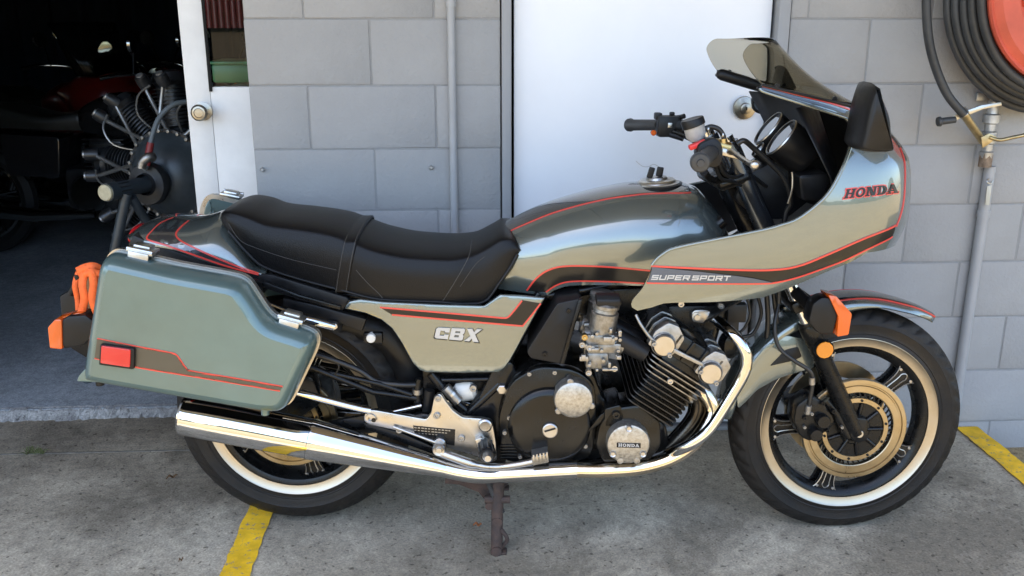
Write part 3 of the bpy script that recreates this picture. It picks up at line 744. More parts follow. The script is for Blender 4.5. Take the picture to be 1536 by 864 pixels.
# ------------------------------------------------------------------ front fender
def fender():
    c = FC
    a_front, a_rear = R(54), R(176); n = 54
    def prof(t):
        # outer radius, half width, skirt radius along the arc
        e = min(1, t / .16); e2 = min(1, (1 - t) / .06)
        ro = .371 + .010 * (1 - e) ; hw = .064 * (.45 + .55 * math.sin(e * math.pi / 2)) * (.8 + .2 * math.sin(e2 * math.pi / 2))
        sk = .352 - .020 * math.exp(-((t - .45) / .2) ** 2) - .012 * (t > .45) * min(1, (t - .45) / .3)
        sk = min(sk, .346) + .012 * (1 - e)
        return ro, hw, sk
    rows = []
    for i in range(n + 1):
        t = i / n; a = a_front + (a_rear - a_front) * t; ro, hw, sk = prof(t)
        rd = Vector((math.cos(a), 0, math.sin(a))); r = []
        for j in range(17):
            b = -1 + 2 * j / 16; y = hw * math.sin(b * 1.45) / math.sin(1.45) if abs(b) <= .72 else hw * math.copysign(1, b)
            if abs(b) > .72: q = (abs(b) - .72) / .28; rr = (ro - .018) * (1 - q) + sk * q; y = math.copysign(hw * (1 + .04 * math.sin(q * 3.14)), b)
            else: y = hw * math.sin(b / .72 * math.pi / 2); rr = ro - .018 * (1 - math.cos(b / .72 * math.pi / 2))
            r.append(c + rd * rr + Vector((0, y, 0)))
        rows.append(r)
    def strip(j0, j1, lift=0.0, i0=0, i1=n):
        v = []; f = []
        for i in range(i0, i1 + 1):
            a = a_front + (a_rear - a_front) * i / n; rd = Vector((math.cos(a), 0, math.sin(a)))
            v += [p + rd * lift for p in rows[i][j0:j1 + 1]]
        w = j1 - j0 + 1
        for i in range(i1 - i0):
            for k in range(w - 1): f.append((i*w + k, i*w + k + 1, (i+1)*w + k + 1, (i+1)*w + k))
        return v, f
    v, f = strip(0, 16); bm = fixn(v, f); bm.normal_update()
    if sum(fc.normal.dot(fc.calc_center_median() - c) for fc in bm.faces) < 0: bmesh.ops.reverse_faces(bm, faces=bm.faces)
    o = from_bm('front_fender', bm, M_silver, bike, M=STEER, angle=60); m = o.modifiers.new('thickness', 'SOLIDIFY'); m.thickness = .003; m.offset = -1
    v, f = strip(5, 11, .0014, 0, n // 2); bm = fixn(v, f); bm.normal_update()
    if sum(fc.normal.dot(fc.calc_center_median() - c) for fc in bm.faces) < 0: bmesh.ops.reverse_faces(bm, faces=bm.faces)
    s_ = from_bm('black_stripe', bm, M_graph, o, angle=60); s_.modifiers.new('thickness', 'SOLIDIFY').thickness = .001
    for j in (5, 11):
        pts = [rows[i][j] for i in range(0, n // 2 + 1)]; ribbon('pinstripe', pts, lambda p: (p - c) + Vector((0, p.y * 3, 0)), .0032, M_redline, o, .0022)
    # black triangular vent and the mounting brace
    tri = [S2(1155, 549, -.067), S2(1178, 525, -.067), S2(1197, 520, -.067), S2(1203, 535, -.067), S2(1190, 541, -.067)]
    prism('vent', round_poly(tri, .004, 2), -.068, -.062, M_blkp, o, bev=.001)
    mount = [S2(u, v, -.066) for u, v in ((1107, 614), (1120, 602), (1136, 585), (1165, 569), (1196, 559), (1222, 552), (1216, 520), (1204, 508), (1180, 503), (1150, 518), (1122, 552), (1105, 590))]
    prism('mounting_flange', round_poly(mount, .01, 3), -.0658, -.060, M_silver, o, bev=.0015)
    return o
fender()
# ------------------------------------------------------------------ fuel tank
tz = curve1([A2(752, 338, 0), A2(769, 329, 0), A2(809, 310, 0), A2(851, 296, 0), A2(907, 282, 0), A2(951, 275, 0), A2(1012, 274, 0), A2(1040, 279, 0), A2(1060, 297, 0), A2(1078, 318, 0), A2(1090, 345, 0)])
tb = curve1([A2(735, 440, -.14), A2(751, 441, -.14), A2(790, 444, -.14), A2(818, 446, -.14), A2(832, 437, -.14), A2(859, 429, -.14), A2(920, 427, -.14), A2(1000, 428, -.14), A2(1090, 428, -.14)])
tx0, tx1 = A(748, 380, -.1).x, A(1091, 357, -.02).x
tw_ = curve1([(tx0, .105), (tx0 + .06, .124), (tx0 + .15, .143), (tx0 + .3, .160), (tx0 + .45, .165), (tx1 - .13, .158), (tx1 - .06, .140), (tx1 - .02, .105), (tx1, .055)])
def tg(q):
    q = max(0, min(1, q))
    if q < .42: return .90 + .10 * math.sin(q / .42 * math.pi / 2)
    return max(0.0, (1 - ((q - .42) / .58) ** 2.15)) ** (1 / 2.1)
def F_tank(x, z): return -tw_(x) * tg((z - tb(x)) / (tz(x) - tb(x)))
def loft_body(name, x0, x1, zt, zb, w, g, m, parent, nx=56, nq=26, flatbot=True, M=None, angle=50, ends=True):
    qs = [1 - (1 - i / nq) ** 1.0 for i in range(nq + 1)]; qs = [math.sin(i / nq * math.pi / 2) for i in range(nq + 1)]
    rings = []
    for i in range(nx + 1):
        t = i / nx; t = .5 - .5 * math.cos(t * math.pi) if ends else t
        x = x0 + (x1 - x0) * t; a, b, ww = zt(x), zb(x), w(x)
        left = [Vector((x, -ww * g(q), b + (a - b) * q)) for q in qs]; right = [Vector((x, -p.y, p.z)) for p in left[::-1][1:]]
        rings.append(left + right)
    return from_bm(name, loft_bm(rings), m, parent, angle=angle, M=M)
tank = loft_body('fuel_tank', tx0, tx1, tz, tb, tw_, tg, M_silver, bike)
def nrm_of(F, e=.004):
    def f(p):
        s = -1 if p.y <= 0 else 1
        fx = (F(p.x + e, p.z) - F(p.x - e, p.z)) / (2*e); fz = (F(p.x, p.z + e) - F(p.x, p.z - e)) / (2*e)
        n = Vector((fx, -1, fz)); n.normalize()
        if s > 0: n.y = -n.y
        return n
    return f
def surf_path(px, F, n=6, y=-.14): 
    pts = [onsurf(u, v, F, y) for u, v in px]; sp = smooth_path([(p.x, p.z, 0) for p in pts], n); return [Vector((p.x, F(p.x, p.y), p.y)) for p in sp]
def mirrored(pts): return [Vector((p.x, -p.y, p.z)) for p in pts]
def both_ribbons(px, F, w, m, parent, n=6, y=-.14, mirror=True):
    sp = surf_path(px, F, n, y); ribbon('pinstripe', sp, nrm_of(F), w, m, parent)
    if mirror: ribbon('pinstripe', mirrored(sp), nrm_of(F), w, m, parent)
def surf_panel(name, px_loops, F, m, parent, lift=.0008, grid=.012, y=-.14, mirror=True, mod=False):
    pts = [onsurf(u, v, F, y) for u, v in px_loops]; ol = [(p.x, p.z) for p in pts]; N = nrm_of(F)
    def fn(x, z):
        p = Vector((x, F(x, z), z)); return p + N(p) * lift
    o = panel(name, ol, fn, m, parent, thick=.0012, grid=grid, mod=mod)
    if mirror:
        def fm(x, z):
            p = fn(x, z); p.y = -p.y; return p
        panel(name, ol, fm, m, parent, thick=.0012, grid=grid, out=Vector((0, 1, 0)))
    return o
# pinstripes and lower band on the tank
top_line = [(757, 352), (780, 340), (832, 319), (895, 302), (951, 293), (1000, 290), (1036, 289)]
def dense(px, n=5): return [(p.x, p.y) for p in smooth_path([(u, v, 0) for u, v in px], n)]
band_t = dense([(790, 436), (804, 418), (823, 405), (851, 399), (907, 400), (976, 406), (1010, 409)]); band_b = dense([(819, 438), (834, 428), (857, 422), (907, 422), (968, 425), (1010, 427)])
surf_panel('dark_band', band_t + band_b[::-1], F_tank, M_band, tank)
both_ribbons(band_t[::5], F_tank, .0042, M_redline, tank); both_ribbons(band_b[::5], F_tank, .0042, M_redline, tank)
# top centre panel: graphite between two red lines
def tank_top():
    line_pts = surf_path(top_line, F_tank, 8, -.08); v = []; f = []; K = 16
    for p in line_pts:
        q0 = (p.z - tb(p.x)) / (tz(p.x) - tb(p.x))
        b0 = math.asin(min(1, q0))
        half = []
        for k in range(K + 1):
            q = math.sin(b0 + (math.pi / 2 - b0) * k / K); half.append(Vector((p.x, -tw_(p.x) * tg(q), tb(p.x) + (tz(p.x) - tb(p.x)) * q)))
        row = half + [Vector((h.x, -h.y, h.z)) for h in half[::-1][1:]]
        v += [Vector((r.x, r.y * 1.004, r.z + .0012)) for r in row]
    W_ = 2 * K + 1
    for i in range(len(line_pts) - 1):
        for k in range(W_ - 1): f.append((i*W_ + k, i*W_ + k + 1, (i+1)*W_ + k + 1, (i+1)*W_ + k))
    bm = fixn(v, f); o = from_bm('graphite_top_panel', bm, M_graph, tank, angle=60); o.modifiers.new('thickness', 'SOLIDIFY').thickness = .0005
    ribbon('pinstripe', line_pts, nrm_of(F_tank), .0026, M_redline, tank, .0022); ribbon('pinstripe', mirrored(line_pts), nrm_of(F_tank), .0026, M_redline, tank, .0022)
tank_top()
cp = A(985, 279, 0); cp.z = tz(cp.x) - .004
cap = lathe('filler_cap', [(.0, .0), (.0, .058), (.004, .060), (.006, .052), (.010, .050), (.013, .046), (.014, .030), (.020, .027), (.021, 0)], cp, M_steel, tank, axis=(-.08, 0, 1), seg=36)
lathe('filler_seal', [(-.004, 0), (-.004, .066), (.001, .067), (.003, .062), (.003, 0)], cp, M_blkp, cap, axis=(-.08, 0, 1), seg=36)
box('key_bow', cp + Vector((.006, -.004, .034)), (.018, .006, .026), M_blkp, cap, bev=.003, rot=Matrix.Rotation(.15, 3, 'Y')); box('key_bow', cp + Vector((-.018, -.008, .032)), (.016, .007, .030), M_blkp, cap, bev=.003, rot=Matrix.Rotation(.25, 3, 'Y'))
tube('key_ring', smooth_path([cp + Vector((.004, 0, .046)), cp + Vector((-.01, 0, .053)), cp + Vector((-.024, 0, .047)), cp + Vector((-.04, 0, .048)), cp + Vector((-.058, 0, .062))], 5), .0008, M_steel, cap, seg=5)
# ------------------------------------------------------------------ seat
sz = curve1([A2(331, 332, 0), A2(340, 314, 0), A2(355, 303, 0), A2(371, 299, 0), A2(390, 301, 0), A2(421, 311, 0), A2(462, 315, 0), A2(510, 322, 0), A2(537, 331, 0), A2(577, 346, 0), A2(625, 356, 0), A2(679, 359, 0), A2(709, 355, 0), A2(736, 342, 0), A2(754, 334, 0), A2(766, 336, 0), A2(775, 345, 0), A2(781, 360, 0)])
sb = curve1([A2(331, 338, -.12), A2(345, 356, -.14), A2(367, 382, -.15), A2(390, 402, -.15), A2(449, 423, -.155), A2(510, 438, -.155), A2(574, 452, -.155), A2(658, 455, -.15), A2(715, 458, -.14), A2(729, 454, -.14), A2(750, 425, -.13), A2(770, 396, -.13), A2(781, 372, -.12)])
sx0, sx1 = A(332, 333, -.1).x, A(780, 372, -.12).x
sw = curve1([(sx0, .10), (sx0 + .03, .128), (sx0 + .09, .142), (sx0 + .25, .150), (sx0 + .42, .158), (sx0 + .6, .155), (sx1 - .12, .143), (sx1 - .04, .135), (sx1, .122)])
def sg(q):
    q = max(0, min(1, q))
    if q < .5: return .96 + .04 * math.sin(q / .5 * math.pi / 2)
    if q < .80: return 1.0 - .06 * ((q - .5) / .30) ** 2
    t = (q - .80) / .20; return .94 * max(0, 1 - t ** 2.2) ** .5
def F_seat(x, z): return -sw(x) * sg((z - sb(x)) / max(.01, sz(x) - sb(x)))
seat = loft_body('seat', sx0, sx1, sz, sb, sw, sg, M_vinyl, bike, nx=70, nq=30)
for s in (-1, 1):
    tube('piping', [Vector((sx0 + (sx1 - sx0) * (.03 + .96 * i / 60), s * (sw(sx0 + (sx1 - sx0) * (.03 + .96 * i / 60)) * .965 + .001), sb(sx0 + (sx1 - sx0) * (.03 + .96 * i / 60)) + .004)) for i in range(61)], .0038, M_blkp, seat, seg=8)
def around(x_of_q, name, w, m, parent, lift=.002, wid=.004):
    pts = []
    for k in range(33):
        q = math.sin(k / 32 * math.pi / 2) ; x = x_of_q(q); pts.append(Vector((x, -sw(x) * sg(q), sb(x) + (sz(x) - sb(x)) * q)))
    full = pts + mirrored(pts[::-1][1:]); return full
st0 = onsurf(512, 437, F_seat); st1 = onsurf(541, 334, F_seat, -.1)
def strap():
    c = around(lambda q: st0.x + (st1.x - st0.x) * q, '', 0, None, None); v = []; f = []
    for i, p in enumerate(c):
        o = Vector((0, p.y, (p.z - .78) * .9)); o.normalize() if o.length > 1e-6 else None
        for s in (-1, 1): v += [p + Vector((s * .016, 0, 0)) + o * .0045, p + Vector((s * .0175, 0, 0)) - o * .002]
    for i in range(len(c) - 1):
        a = 4 * i; b = a + 4
        f += [(a, b, b + 2, a + 2), (a + 1, a, b, b + 1), (a + 2, a + 3, b + 3, b + 2)]
    bm = fixn(v, f); o = from_bm('seat_strap', bm, M_vinyl, seat, angle=60)
    M_st = mat('stitching', (.045, .042, .038), .6)
    for s in (-1, 1):
        path = []
        for p in c:
            o2 = Vector((0, p.y, (p.z - .78) * .9)).normalized(); path.append(p + Vector((s * .013, 0, 0)) + o2 * .0046)
        tube('stitched_seam', path, .0009, M_st, seat, seg=5)
    def seam(px, r=.0011):
        sp = surf_path(px, F_seat, 6); tube('stitched_seam', [p + Vector((0, -.0006, 0)) for p in sp], r, M_st, seat, seg=5)
    seam([(534, 405), (552, 425), (568, 440), (576, 451)]); seam([(664, 452), (684, 420), (703, 385), (708, 358)]); seam([(690, 430), (712, 398), (727, 385)], .0008)
    seam([(343, 335), (360, 360), (390, 374), (440, 390), (505, 405)], .0008)
strap()
# ------------------------------------------------------------------ tail cowl
cz = curve1([A2(196, 352, 0), A2(209, 340, 0), A2(233, 328, 0), A2(257, 325, 0), A2(294, 326, 0), A2(322, 320, 0), A2(338, 315, 0), A2(365, 330, 0), A2(400, 380, 0)])
cb = curve1([A2(196, 362, -.12), A2(215, 366, -.13), A2(260, 374, -.14), A2(310, 391, -.14), A2(391, 413, -.15), A2(440, 426, -.15)])
cx0, cx1 = A(196, 358, -.05).x, A(398, 405, -.14).x
cw = curve1([(cx0, .07), (cx0 + .03, .115), (cx0 + .10, .140), (cx0 + .25, .148), (cx1, .146)])
def cg(q):
    q = max(0, min(1, q))
    return max(0, 1 - q ** 2.3) ** .56
def F_cowl(x, z): return -cw(x) * cg((z - cb(x)) / max(.01, cz(x) - cb(x)))
cowl = loft_body('tail_cowl', cx0, cx1, cz, cb, cw, cg, M_silver, bike)
t_out = dense([(260, 326.5), (241, 334.6), (228, 346.7), (220.5, 356), (225, 361), (251, 368.6), (290, 382), (338, 398.6), (388, 412)], 4); t_in = dense([(283, 331), (272, 340), (264, 351), (270, 360.5), (290, 371), (322, 385.6), (354, 398.6), (388, 410.5)], 4)
blk = t_out + t_in[::-1]
surf_panel('black_tail_panel', blk, F_cowl, M_graph, cowl, y=-.12, lift=.001)
both_ribbons(t_out, F_cowl, .0045, M_redline, cowl, 1, -.12)
both_ribbons(t_in, F_cowl, .0045, M_redline, cowl, 1, -.12)
prism('lower_tail_panel', [A2(u, v, -.13) for u, v in ((192, 366), (200, 352), (225, 363), (290, 385), (392, 415), (396, 440), (300, 420), (200, 395))], -.132, .132, M_blkp, bike, bev=.006)
lamp = lathe('tail_light', [(0, 0), (0, .05), (.02, .048), (.03, 0)], (0, 0, 0), M_redl, bike, axis=(-1, 0, 0), seg=24)
lamp.matrix_basis = Matrix.Translation((cx0 + .022, 0, (cz(cx0) + cb(cx0)) / 2 - .01)) @ Matrix.Diagonal((1, 1.5, .5, 1))
# seat lock rail and grab bar between cowl and side cover
rail = [A2(392, 411, -.15), A2(408, 412, -.15), A2(520, 446, -.15), A2(524, 450, -.15), A2(514, 466, -.15), A2(470, 455, -.15), A2(430, 442, -.15), A2(400, 430, -.15), A2(384, 418, -.15)]
gr = prism('seat_rail', rail, -.152, -.128, M_blkp, bike, bev=.003)
prism('grab_bar', [A2(380, 418, -.17), A2(400, 422, -.17), A2(450, 441, -.17), A2(512, 458, -.17), A2(512, 464, -.17), A2(450, 449, -.17), A2(396, 431, -.17)], -.178, -.165, M_blk, bike, bev=.004)
prism('under_rail', [A2(425, 446, -.16), A2(470, 456, -.16), A2(520, 470, -.16), A2(550, 478, -.16), A2(543, 497, -.16), A2(515, 486, -.16), A2(450, 468, -.16), A2(425, 458, -.16)], -.165, -.12, M_blkp, bike, bev=.004)
tube('bag_rail', smooth_path([A(380, 450, -.20), A(440, 474, -.20), A(478, 484, -.20), A(500, 490, -.185)], 5), .0115, M_chrome, bike, seg=14)
prism('rail_clamp', round_poly([A2(490, 482, -.18), A2(506, 484, -.18), A2(508, 490, -.18), A2(500, 495, -.18), A2(488, 492, -.18)], .003, 2), -.19, -.17, M_alu, bike, bev=.002)
lathe('rubber_bumper', [(.01, .012), (-.01, .012), (-.012, .010), (-.012, 0)], A(557, 506, -.165), M_white, bike, seg=18)
box('lock_bracket', A(560, 506, -.155), (.05, .02, .03), M_blk, bike, bev=.004)
# ------------------------------------------------------------------ side cover
def F_side(x, z):
    zc = .60; return -(.158 + .014 * math.cos(min(1.5, abs(z - .66) / .2 * 1.4)))
sc_px = [(516, 463), (524, 452), (540, 449), (574, 453), (658, 457), (726, 459), (738, 451), (750, 442), (785, 444), (818, 447), (811, 458), (790, 496), (766, 540), (757, 553), (748, 559), (690, 560), (640, 559), (630, 556), (619, 545), (602, 514), (588, 493), (572, 480), (548, 470)]
side = surf_panel('side_cover', sc_px, F_side, M_silver, bike, lift=0, y=-.16, mirror=False, mod=True)
side.modifiers[0].thickness = .012
m_ = side.modifiers.new('edge', 'BEVEL'); m_.width = .0035; m_.segments = 2; m_.limit_method = 'ANGLE'; m_.angle_limit = R(50)
pts = [onsurf(u, v, F_side, -.16) for u, v in sc_px]
panel('side_cover', [(p.x, p.z) for p in pts], lambda x, z: Vector((x, -F_side(x, z), z)), M_silver, bike, thick=.012, out=Vector((0, 1, 0)))
stripe = [(570, 461), (665, 469), (758, 477), (764, 473), (783, 450), (811, 455), (784, 488), (690, 480), (588, 472)]
surf_panel('dark_band', stripe, F_side, M_slate if 0 else M_band, side, y=-.16, mirror=False)
both_ribbons([(570, 461), (665, 469), (755, 477)], F_side, .0042, M_redline, side, y=-.16, mirror=False); both_ribbons([(755, 477), (764, 474), (783, 451)], F_side, .0042, M_redline, side, y=-.16, mirror=False)
both_ribbons([(588, 472), (690, 481), (785, 489)], F_side, .0042, M_redline, side, y=-.16, mirror=False); both_ribbons([(784, 489), (798, 472), (811, 455)], F_side, .0042, M_redline, side, y=-.16, mirror=False)
# CBX badge: blocky letters with chamfered corners
def glyphs(spec, gap=.12):
    """spec: list of (width, [polygons in unit box])"""
    v = []; f = []; x = 0
    for w, polys in spec:
        for pl in polys:
            b = len(v); v += [(x + p[0] * w, p[1]) for p in pl]; f.append(tuple(range(b, b + len(pl))))
        x += w + gap
    return v, f
def shear(v, k): return [(p[0] + p[1] * k, p[1]) for p in v]
C_ = (1.0, [[(.12, 1), (1, 1), (1, .72), (.34, .72)], [(0, .88), (.12, 1), (.34, .72), (.34, .28), (.12, 0), (0, .12)], [(.12, 0), (.34, .28), (1, .28), (1, 0)], [(.66, .72), (1, .72), (1, .60), (.66, .60)], [(.66, .28), (1, .28), (1, .40), (.66, .40)]])
B_ = (1.0, [[(0, 0), (0, 1), (.32, 1), (.32, 0)], [(.32, 1), (.9, 1), (1, .9), (1, .62), (.9, .5), (.7, .56), (.68, .76), (.32, .76)], [(.32, .60), (.66, .60), (.9, .5), (.66, .42), (.32, .42)], [(.32, 0), (.9, 0), (1, .1), (1, .38), (.9, .5), (.66, .42), (.66, .24), (.32, .24)]])
X_ = (1.1, [[(0, 1), (.36, 1), (1, 0), (.62, 0)], [(.66, 1), (1, 1), (.62, .56), (.46, .62)], [(0, 0), (.36, 0), (.54, .40), (.40, .46)]])
def badge(spec, quad, F, m, parent, sh=.15, gap=.12, y=-.16, lift=.001, thick=.0015):
    v, f = glyphs(spec, gap); v = shear(v, sh); N = nrm_of(F)
    def place(a, b):
        p = onsurf(a, b, F, y); return p + N(p) * (lift + thick)
    return letters('lettering', v, f, quad, place, m, parent, thick=thick)
badge([C_, B_, X_], [(651, 491), (725, 494), (723, 515), (650, 508)], F_side, M_blkp, side, lift=.0006)
badge([C_, B_, X_], [(652.5, 490.5), (723, 493.5), (721, 513), (652, 506.5)], F_side, M_whitel, side, lift=.0018)
# ------------------------------------------------------------------ saddlebags
bag_px = [(139, 500), (146, 457), (154, 400), (159, 387), (166, 379), (176, 376), (200, 382), (270, 398), (343, 411), (360, 415), (372, 422), (380, 433), (402, 467), (416, 479), (461, 493), (474, 500), (478, 511), (474, 526), (440, 597), (433, 607), (422, 612), (398, 611), (280, 591), (170, 572), (140, 566), (133, 558), (133, 545)]
def offset_poly(P, d):
    out = []; n = len(P)
    for i in range(n):
        a, b, c = P[i-1], P[i], P[(i+1) % n]; t1 = (b - a).normalized(); t2 = (c - b).normalized()
        n1 = Vector((-t1.y, t1.x)); n2 = Vector((-t2.y, t2.x)); nn = (n1 + n2)
        nn = nn.normalized() / max(.5, nn.normalized().dot(n1)); out.append(b + nn * d)
    return out
def saddlebag(s):
    P = [Vector(A2(u, v, -.36)) for u, v in bag_px]
    Pr = []
    for p in round_poly(P, .02, 3): Pr.append(Vector(p))
    area = sum(Pr[i-1].x * Pr[i].y - Pr[i].x * Pr[i-1].y for i in range(len(Pr)))
    sgn = 1 if area > 0 else -1
    def ring(y, d): return [Vector((p.x, s * y, p.y)) for p in offset_poly(Pr, sgn * d)]
    inner = from_bm('saddlebag', loft_bm([ring(.215, .075), ring(.22, .065), ring(.30, .045), ring(.325, .016), ring(.343, .003)]), M_blkp if s < 0 else M_silver_d, bike, angle=40)
    for k, (y0, y1) in enumerate(((.332, .3385), (.3415, .348))):
        from_bm('trim_strip', loft_bm([ring(y0, .004), ring(y0, -.003), ring(y1, -.003), ring(y1, .004)]), M_alu, inner, angle=30)
    lid = [ring(.345, .003), ring(.350, .001), ring(.372, .002), ring(.392, .006), ring(.405, .0125), ring(.413, .021), ring(.4165, .030)]
    bm = loft_bm(lid, cap=False); last = offset_poly(Pr, sgn * .030)
    # outer face, gently crowned
    cxm = sum(p.x for p in last) / len(last); czm = sum(p.y for p in last) / len(last)
    lo = from_bm('lid', bm, M_silver_d, inner, angle=60)
    if s < 0:
        v, f = panel_mesh([(p.x, p.y) for p in last], lambda x, z: Vector((x, s * .4163, z)), .03); bm2 = fixn(v, f)
    else:
        bm2 = fixn([Vector((p.x, s * .4163, p.y)) for p in last], [tuple(range(len(last)))])
    from_bm('lid_face', bm2, M_silver_d, inner, angle=60)
    prism('lid_flange', round_poly([A2(119, 569, -.37), A2(122, 560, -.37), A2(136, 545, -.37), A2(160, 562, -.37), A2(158, 571, -.37)], .004, 2), s * .345, s * .385, M_silver_d, inner, bev=.004)
    return inner
bag = saddlebag(-1); bagl = saddlebag(1)
YF = -.4165
def F_flat(x, z): return YF
bt = [(146, 508), (201, 519), (255, 529), (265, 533), (271, 541), (279, 552), (289, 557), (350, 567), (424, 580)]; bb = [(142, 537), (201, 550), (300, 566), (420, 586)]
surf_panel('dark_band', bt + bb[::-1], F_flat, M_bagband, bag, y=YF, mirror=False, lift=.0012)
both_ribbons(bt, F_flat, .0042, M_redline, bag, 3, YF, False); both_ribbons(bb, F_flat, .0042, M_redline, bag, 3, YF, False)
rf = [A2(152, 515, YF - .005), A2(203, 522, YF - .005), A2(202, 553, YF - .005), A2(150, 546, YF - .005)]
rr_ = prism('reflector_frame', round_poly(rf, .004, 2), YF - .012, YF + .001, M_blkp, bag, bev=.002)
ri_ = [A2(153.5, 517.5, YF - .01), A2(197, 523.5, YF - .01), A2(196, 550, YF - .01), A2(152, 543.5, YF - .01)]
prism('reflector_lens', round_poly(ri_, .003, 2), YF - .016, YF - .008, M_redl, bag, bev=.0015)
def latch(u, v, s, ang):
    p = at(u, v, -.345); p.y = s * .345; rot = Matrix.Rotation(ang, 3, 'Y'); pr = bag if s < 0 else bagl
    o = from_bm('latch', join_bm([box_bm(p + rot @ Vector((0, 0, .008)), (.062, .05, .010), .003, rot), box_bm(p + rot @ Vector((0, -s * .005, .016)), (.040, .034, .012), .004, rot), box_bm(p + rot @ Vector((0, s * .026, -.008)), (.048, .006, .034), .002, rot), tube_bm([p + rot @ Vector((-.03, s * .02, .012)), p + rot @ Vector((.03, s * .02, .012))], .005, 8)]), M_steel, pr)
for s in (-1, 1): latch(214, 380, s, R(12)); latch(437, 481, s, R(16))
for (u, v) in ((398, 618), (150, 574)):
    p = at(u, v, -.36); tube('rubber_foot', [p + Vector((0, 0, .02)), p + Vector((0, 0, -.006))], .010, M_blkp if u < 200 else M_silver_d, bag, seg=12)
# ------------------------------------------------------------------ rear plate, strap, indicators
def indicator(u0, v0, parent=bike): pass
tl = [A2(80, 484, -.20), A2(98, 470, -.20), A2(116, 468, -.20), A2(113, 519, -.20), A2(82, 517, -.20)]
ind = prism('rear_indicator', round_poly([A2(99, 476, -.20), A2(108, 470, -.20), A2(134, 468, -.20), A2(147, 478, -.20), A2(147, 500, -.20), A2(130, 514, -.20), A2(103, 519, -.20), A2(99, 512, -.20)], .004, 2), -.225, -.165, M_blkp, bike, bev=.006)
prism('indicator_lens', round_poly([A2(79, 486, -.20), A2(90, 474, -.20), A2(100, 474, -.20), A2(101, 519, -.20), A2(82, 517, -.20)], .005, 3), -.228, -.162, M_amber, ind, bev=.006)
prism('indicator_lens', [A2(90, 475, -.198), A2(120, 467, -.198), A2(128, 467.5, -.198), A2(104, 476, -.198)], -.21, -.165, M_amber, ind, bev=.002)
ind2 = prism('rear_indicator', round_poly([A2(99, 476, -.20), A2(134, 468, -.20), A2(147, 478, -.20), A2(147, 500, -.20), A2(103, 519, -.20)], .004, 2), .165, .225, M_blkp, bike, bev=.006)
prism('indicator_lens', round_poly([A2(79, 486, -.20), A2(90, 474, -.20), A2(100, 474, -.20), A2(101, 519, -.20), A2(82, 517, -.20)], .005, 3), .162, .228, M_amber, ind2, bev=.006)
tube('indicator_stalk', [A(145, 490, -.195), A(185, 485, -.12)], .012, M_blkp, ind, seg=10)
tube('indicator_stalk', [Vector((A(145, 490, -.195).x, .195, A(145, 490, -.195).z)), Vector((A(185, 485, -.12).x, .12, A(185, 485, -.12).z))], .012, M_blkp, ind2, seg=10)
prism('plate_bracket', [A2(112, 430, 0), A2(215, 375, 0), A2(230, 470, 0), A2(150, 520, 0), A2(118, 500, 0)], -.09, .09, M_blkp, bike, bev=.006)
# ------------------------------------------------------------------ fairing
nose = curve1([(z, x) for x, z in [A2(1336, 358, -.10), A2(1346, 341, -.10), A2(1354, 322, -.10), A2(1359, 290, -.10), A2(1360, 260, -.10), A2(1358, 236, -.10), A2(1350, 220, -.10), A2(1334, 198, -.10), A2(1312, 178, -.10), A2(1292, 163, -.10)]] + [(A(1280, 395, -.10).z, A(1280, 395, -.10).x), (A(1215, 425, -.1).z, A(1225, 425, -.1).x), (.50, A(1150, 440, -.1).x)])
fwid = curve1([(.58, .18), (.63, .222), (.665, .262), (.69, .286), (.72, .302), (.76, .312), (.80, .322), (.90, .335), (1.0, .332), (1.1, .315), (1.2, .290), (1.27, .262), (1.35, .23)])
PW = 2.5
def fxc(z): return nose(z) - .38
def F_fair(x, z):
    W_ = fwid(z); xc = fxc(z); xn = nose(z) + .015
    if x <= xc: return -W_ * (1 - .16 * min(1, (xc - x) / .5) ** 1.6)
    return -W_ * max(0.0, 1 - ((x - xc) / (xn - xc)) ** PW) ** (1 / PW)
def to_s(x, z):
    xc = fxc(z); xn = nose(z) + .015
    if x <= xc: return (x - xc)
    t = min(1, (x - xc) / (xn - xc)); return .62 * math.asin(min(1, t ** (PW / 2)))
def from_s(s, z, inset=0.0, side=-1):
    xc = fxc(z); xn = nose(z) + .015 - inset; W_ = fwid(z) - inset
    if s <= 0: return Vector((xc + s, side * W_ * (1 - .16 * min(1, -s / .5) ** 1.6), z))
    ph = min(math.pi / 2, s / .62); return Vector((xc + (xn - xc) * math.sin(ph) ** (2 / PW), side * W_ * max(0, math.cos(ph)) ** (2 / PW), z))
SM = .62 * math.pi / 2
fair_top = [(1143, 128), (1179, 137), (1215, 145), (1244, 152), (1270, 160), (1289, 167)]          # screen base line
fair_in0 = [(978, 398), (985, 389), (995, 381), (1014, 372), (1082, 358), (1147, 345), (1172, 338), (1195, 330), (1221, 312), (1244, 289), (1263, 255), (1275, 224), (1281, 200), (1280, 189), (1272, 179), (1258, 173), (1195, 153), (1147, 138), (1141, 133)]
fair_in = [(p.x, p.y) for p in smooth_path([(u, v, 0) for u, v in fair_in0], 4)]
fair_low = [(1300, 379), (1244, 406), (1205, 423), (1173, 436), (1145, 446), (1114, 450), (1066, 453), (1012, 454), (996, 455), (978, 461), (956, 466), (948, 461), (960, 437), (969, 422)]
def fs(u, v): p = onsurf(u, v, F_fair, -.28); return Vector((to_s(p.x, p.z), p.z))
nose_s = [(SM, z) for z in [A(1292, 163, -.1).z - .012, 1.18, 1.1, 1.0, .92, .86, .82, A(1336, 358, -.10).z + .0]]
low_z = A(1300, 379, -.1).z
fair_ol = [fs(u, v) for u, v in fair_in] + [fs(u, v) for u, v in fair_top] + [Vector(p) for p in nose_s] + [fs(u, v) for u, v in fair_low]
fair = panel('fairing', fair_ol, lambda s, z: from_s(s, z), M_silver, bike, thick=.003, grid=.014, angle=50)
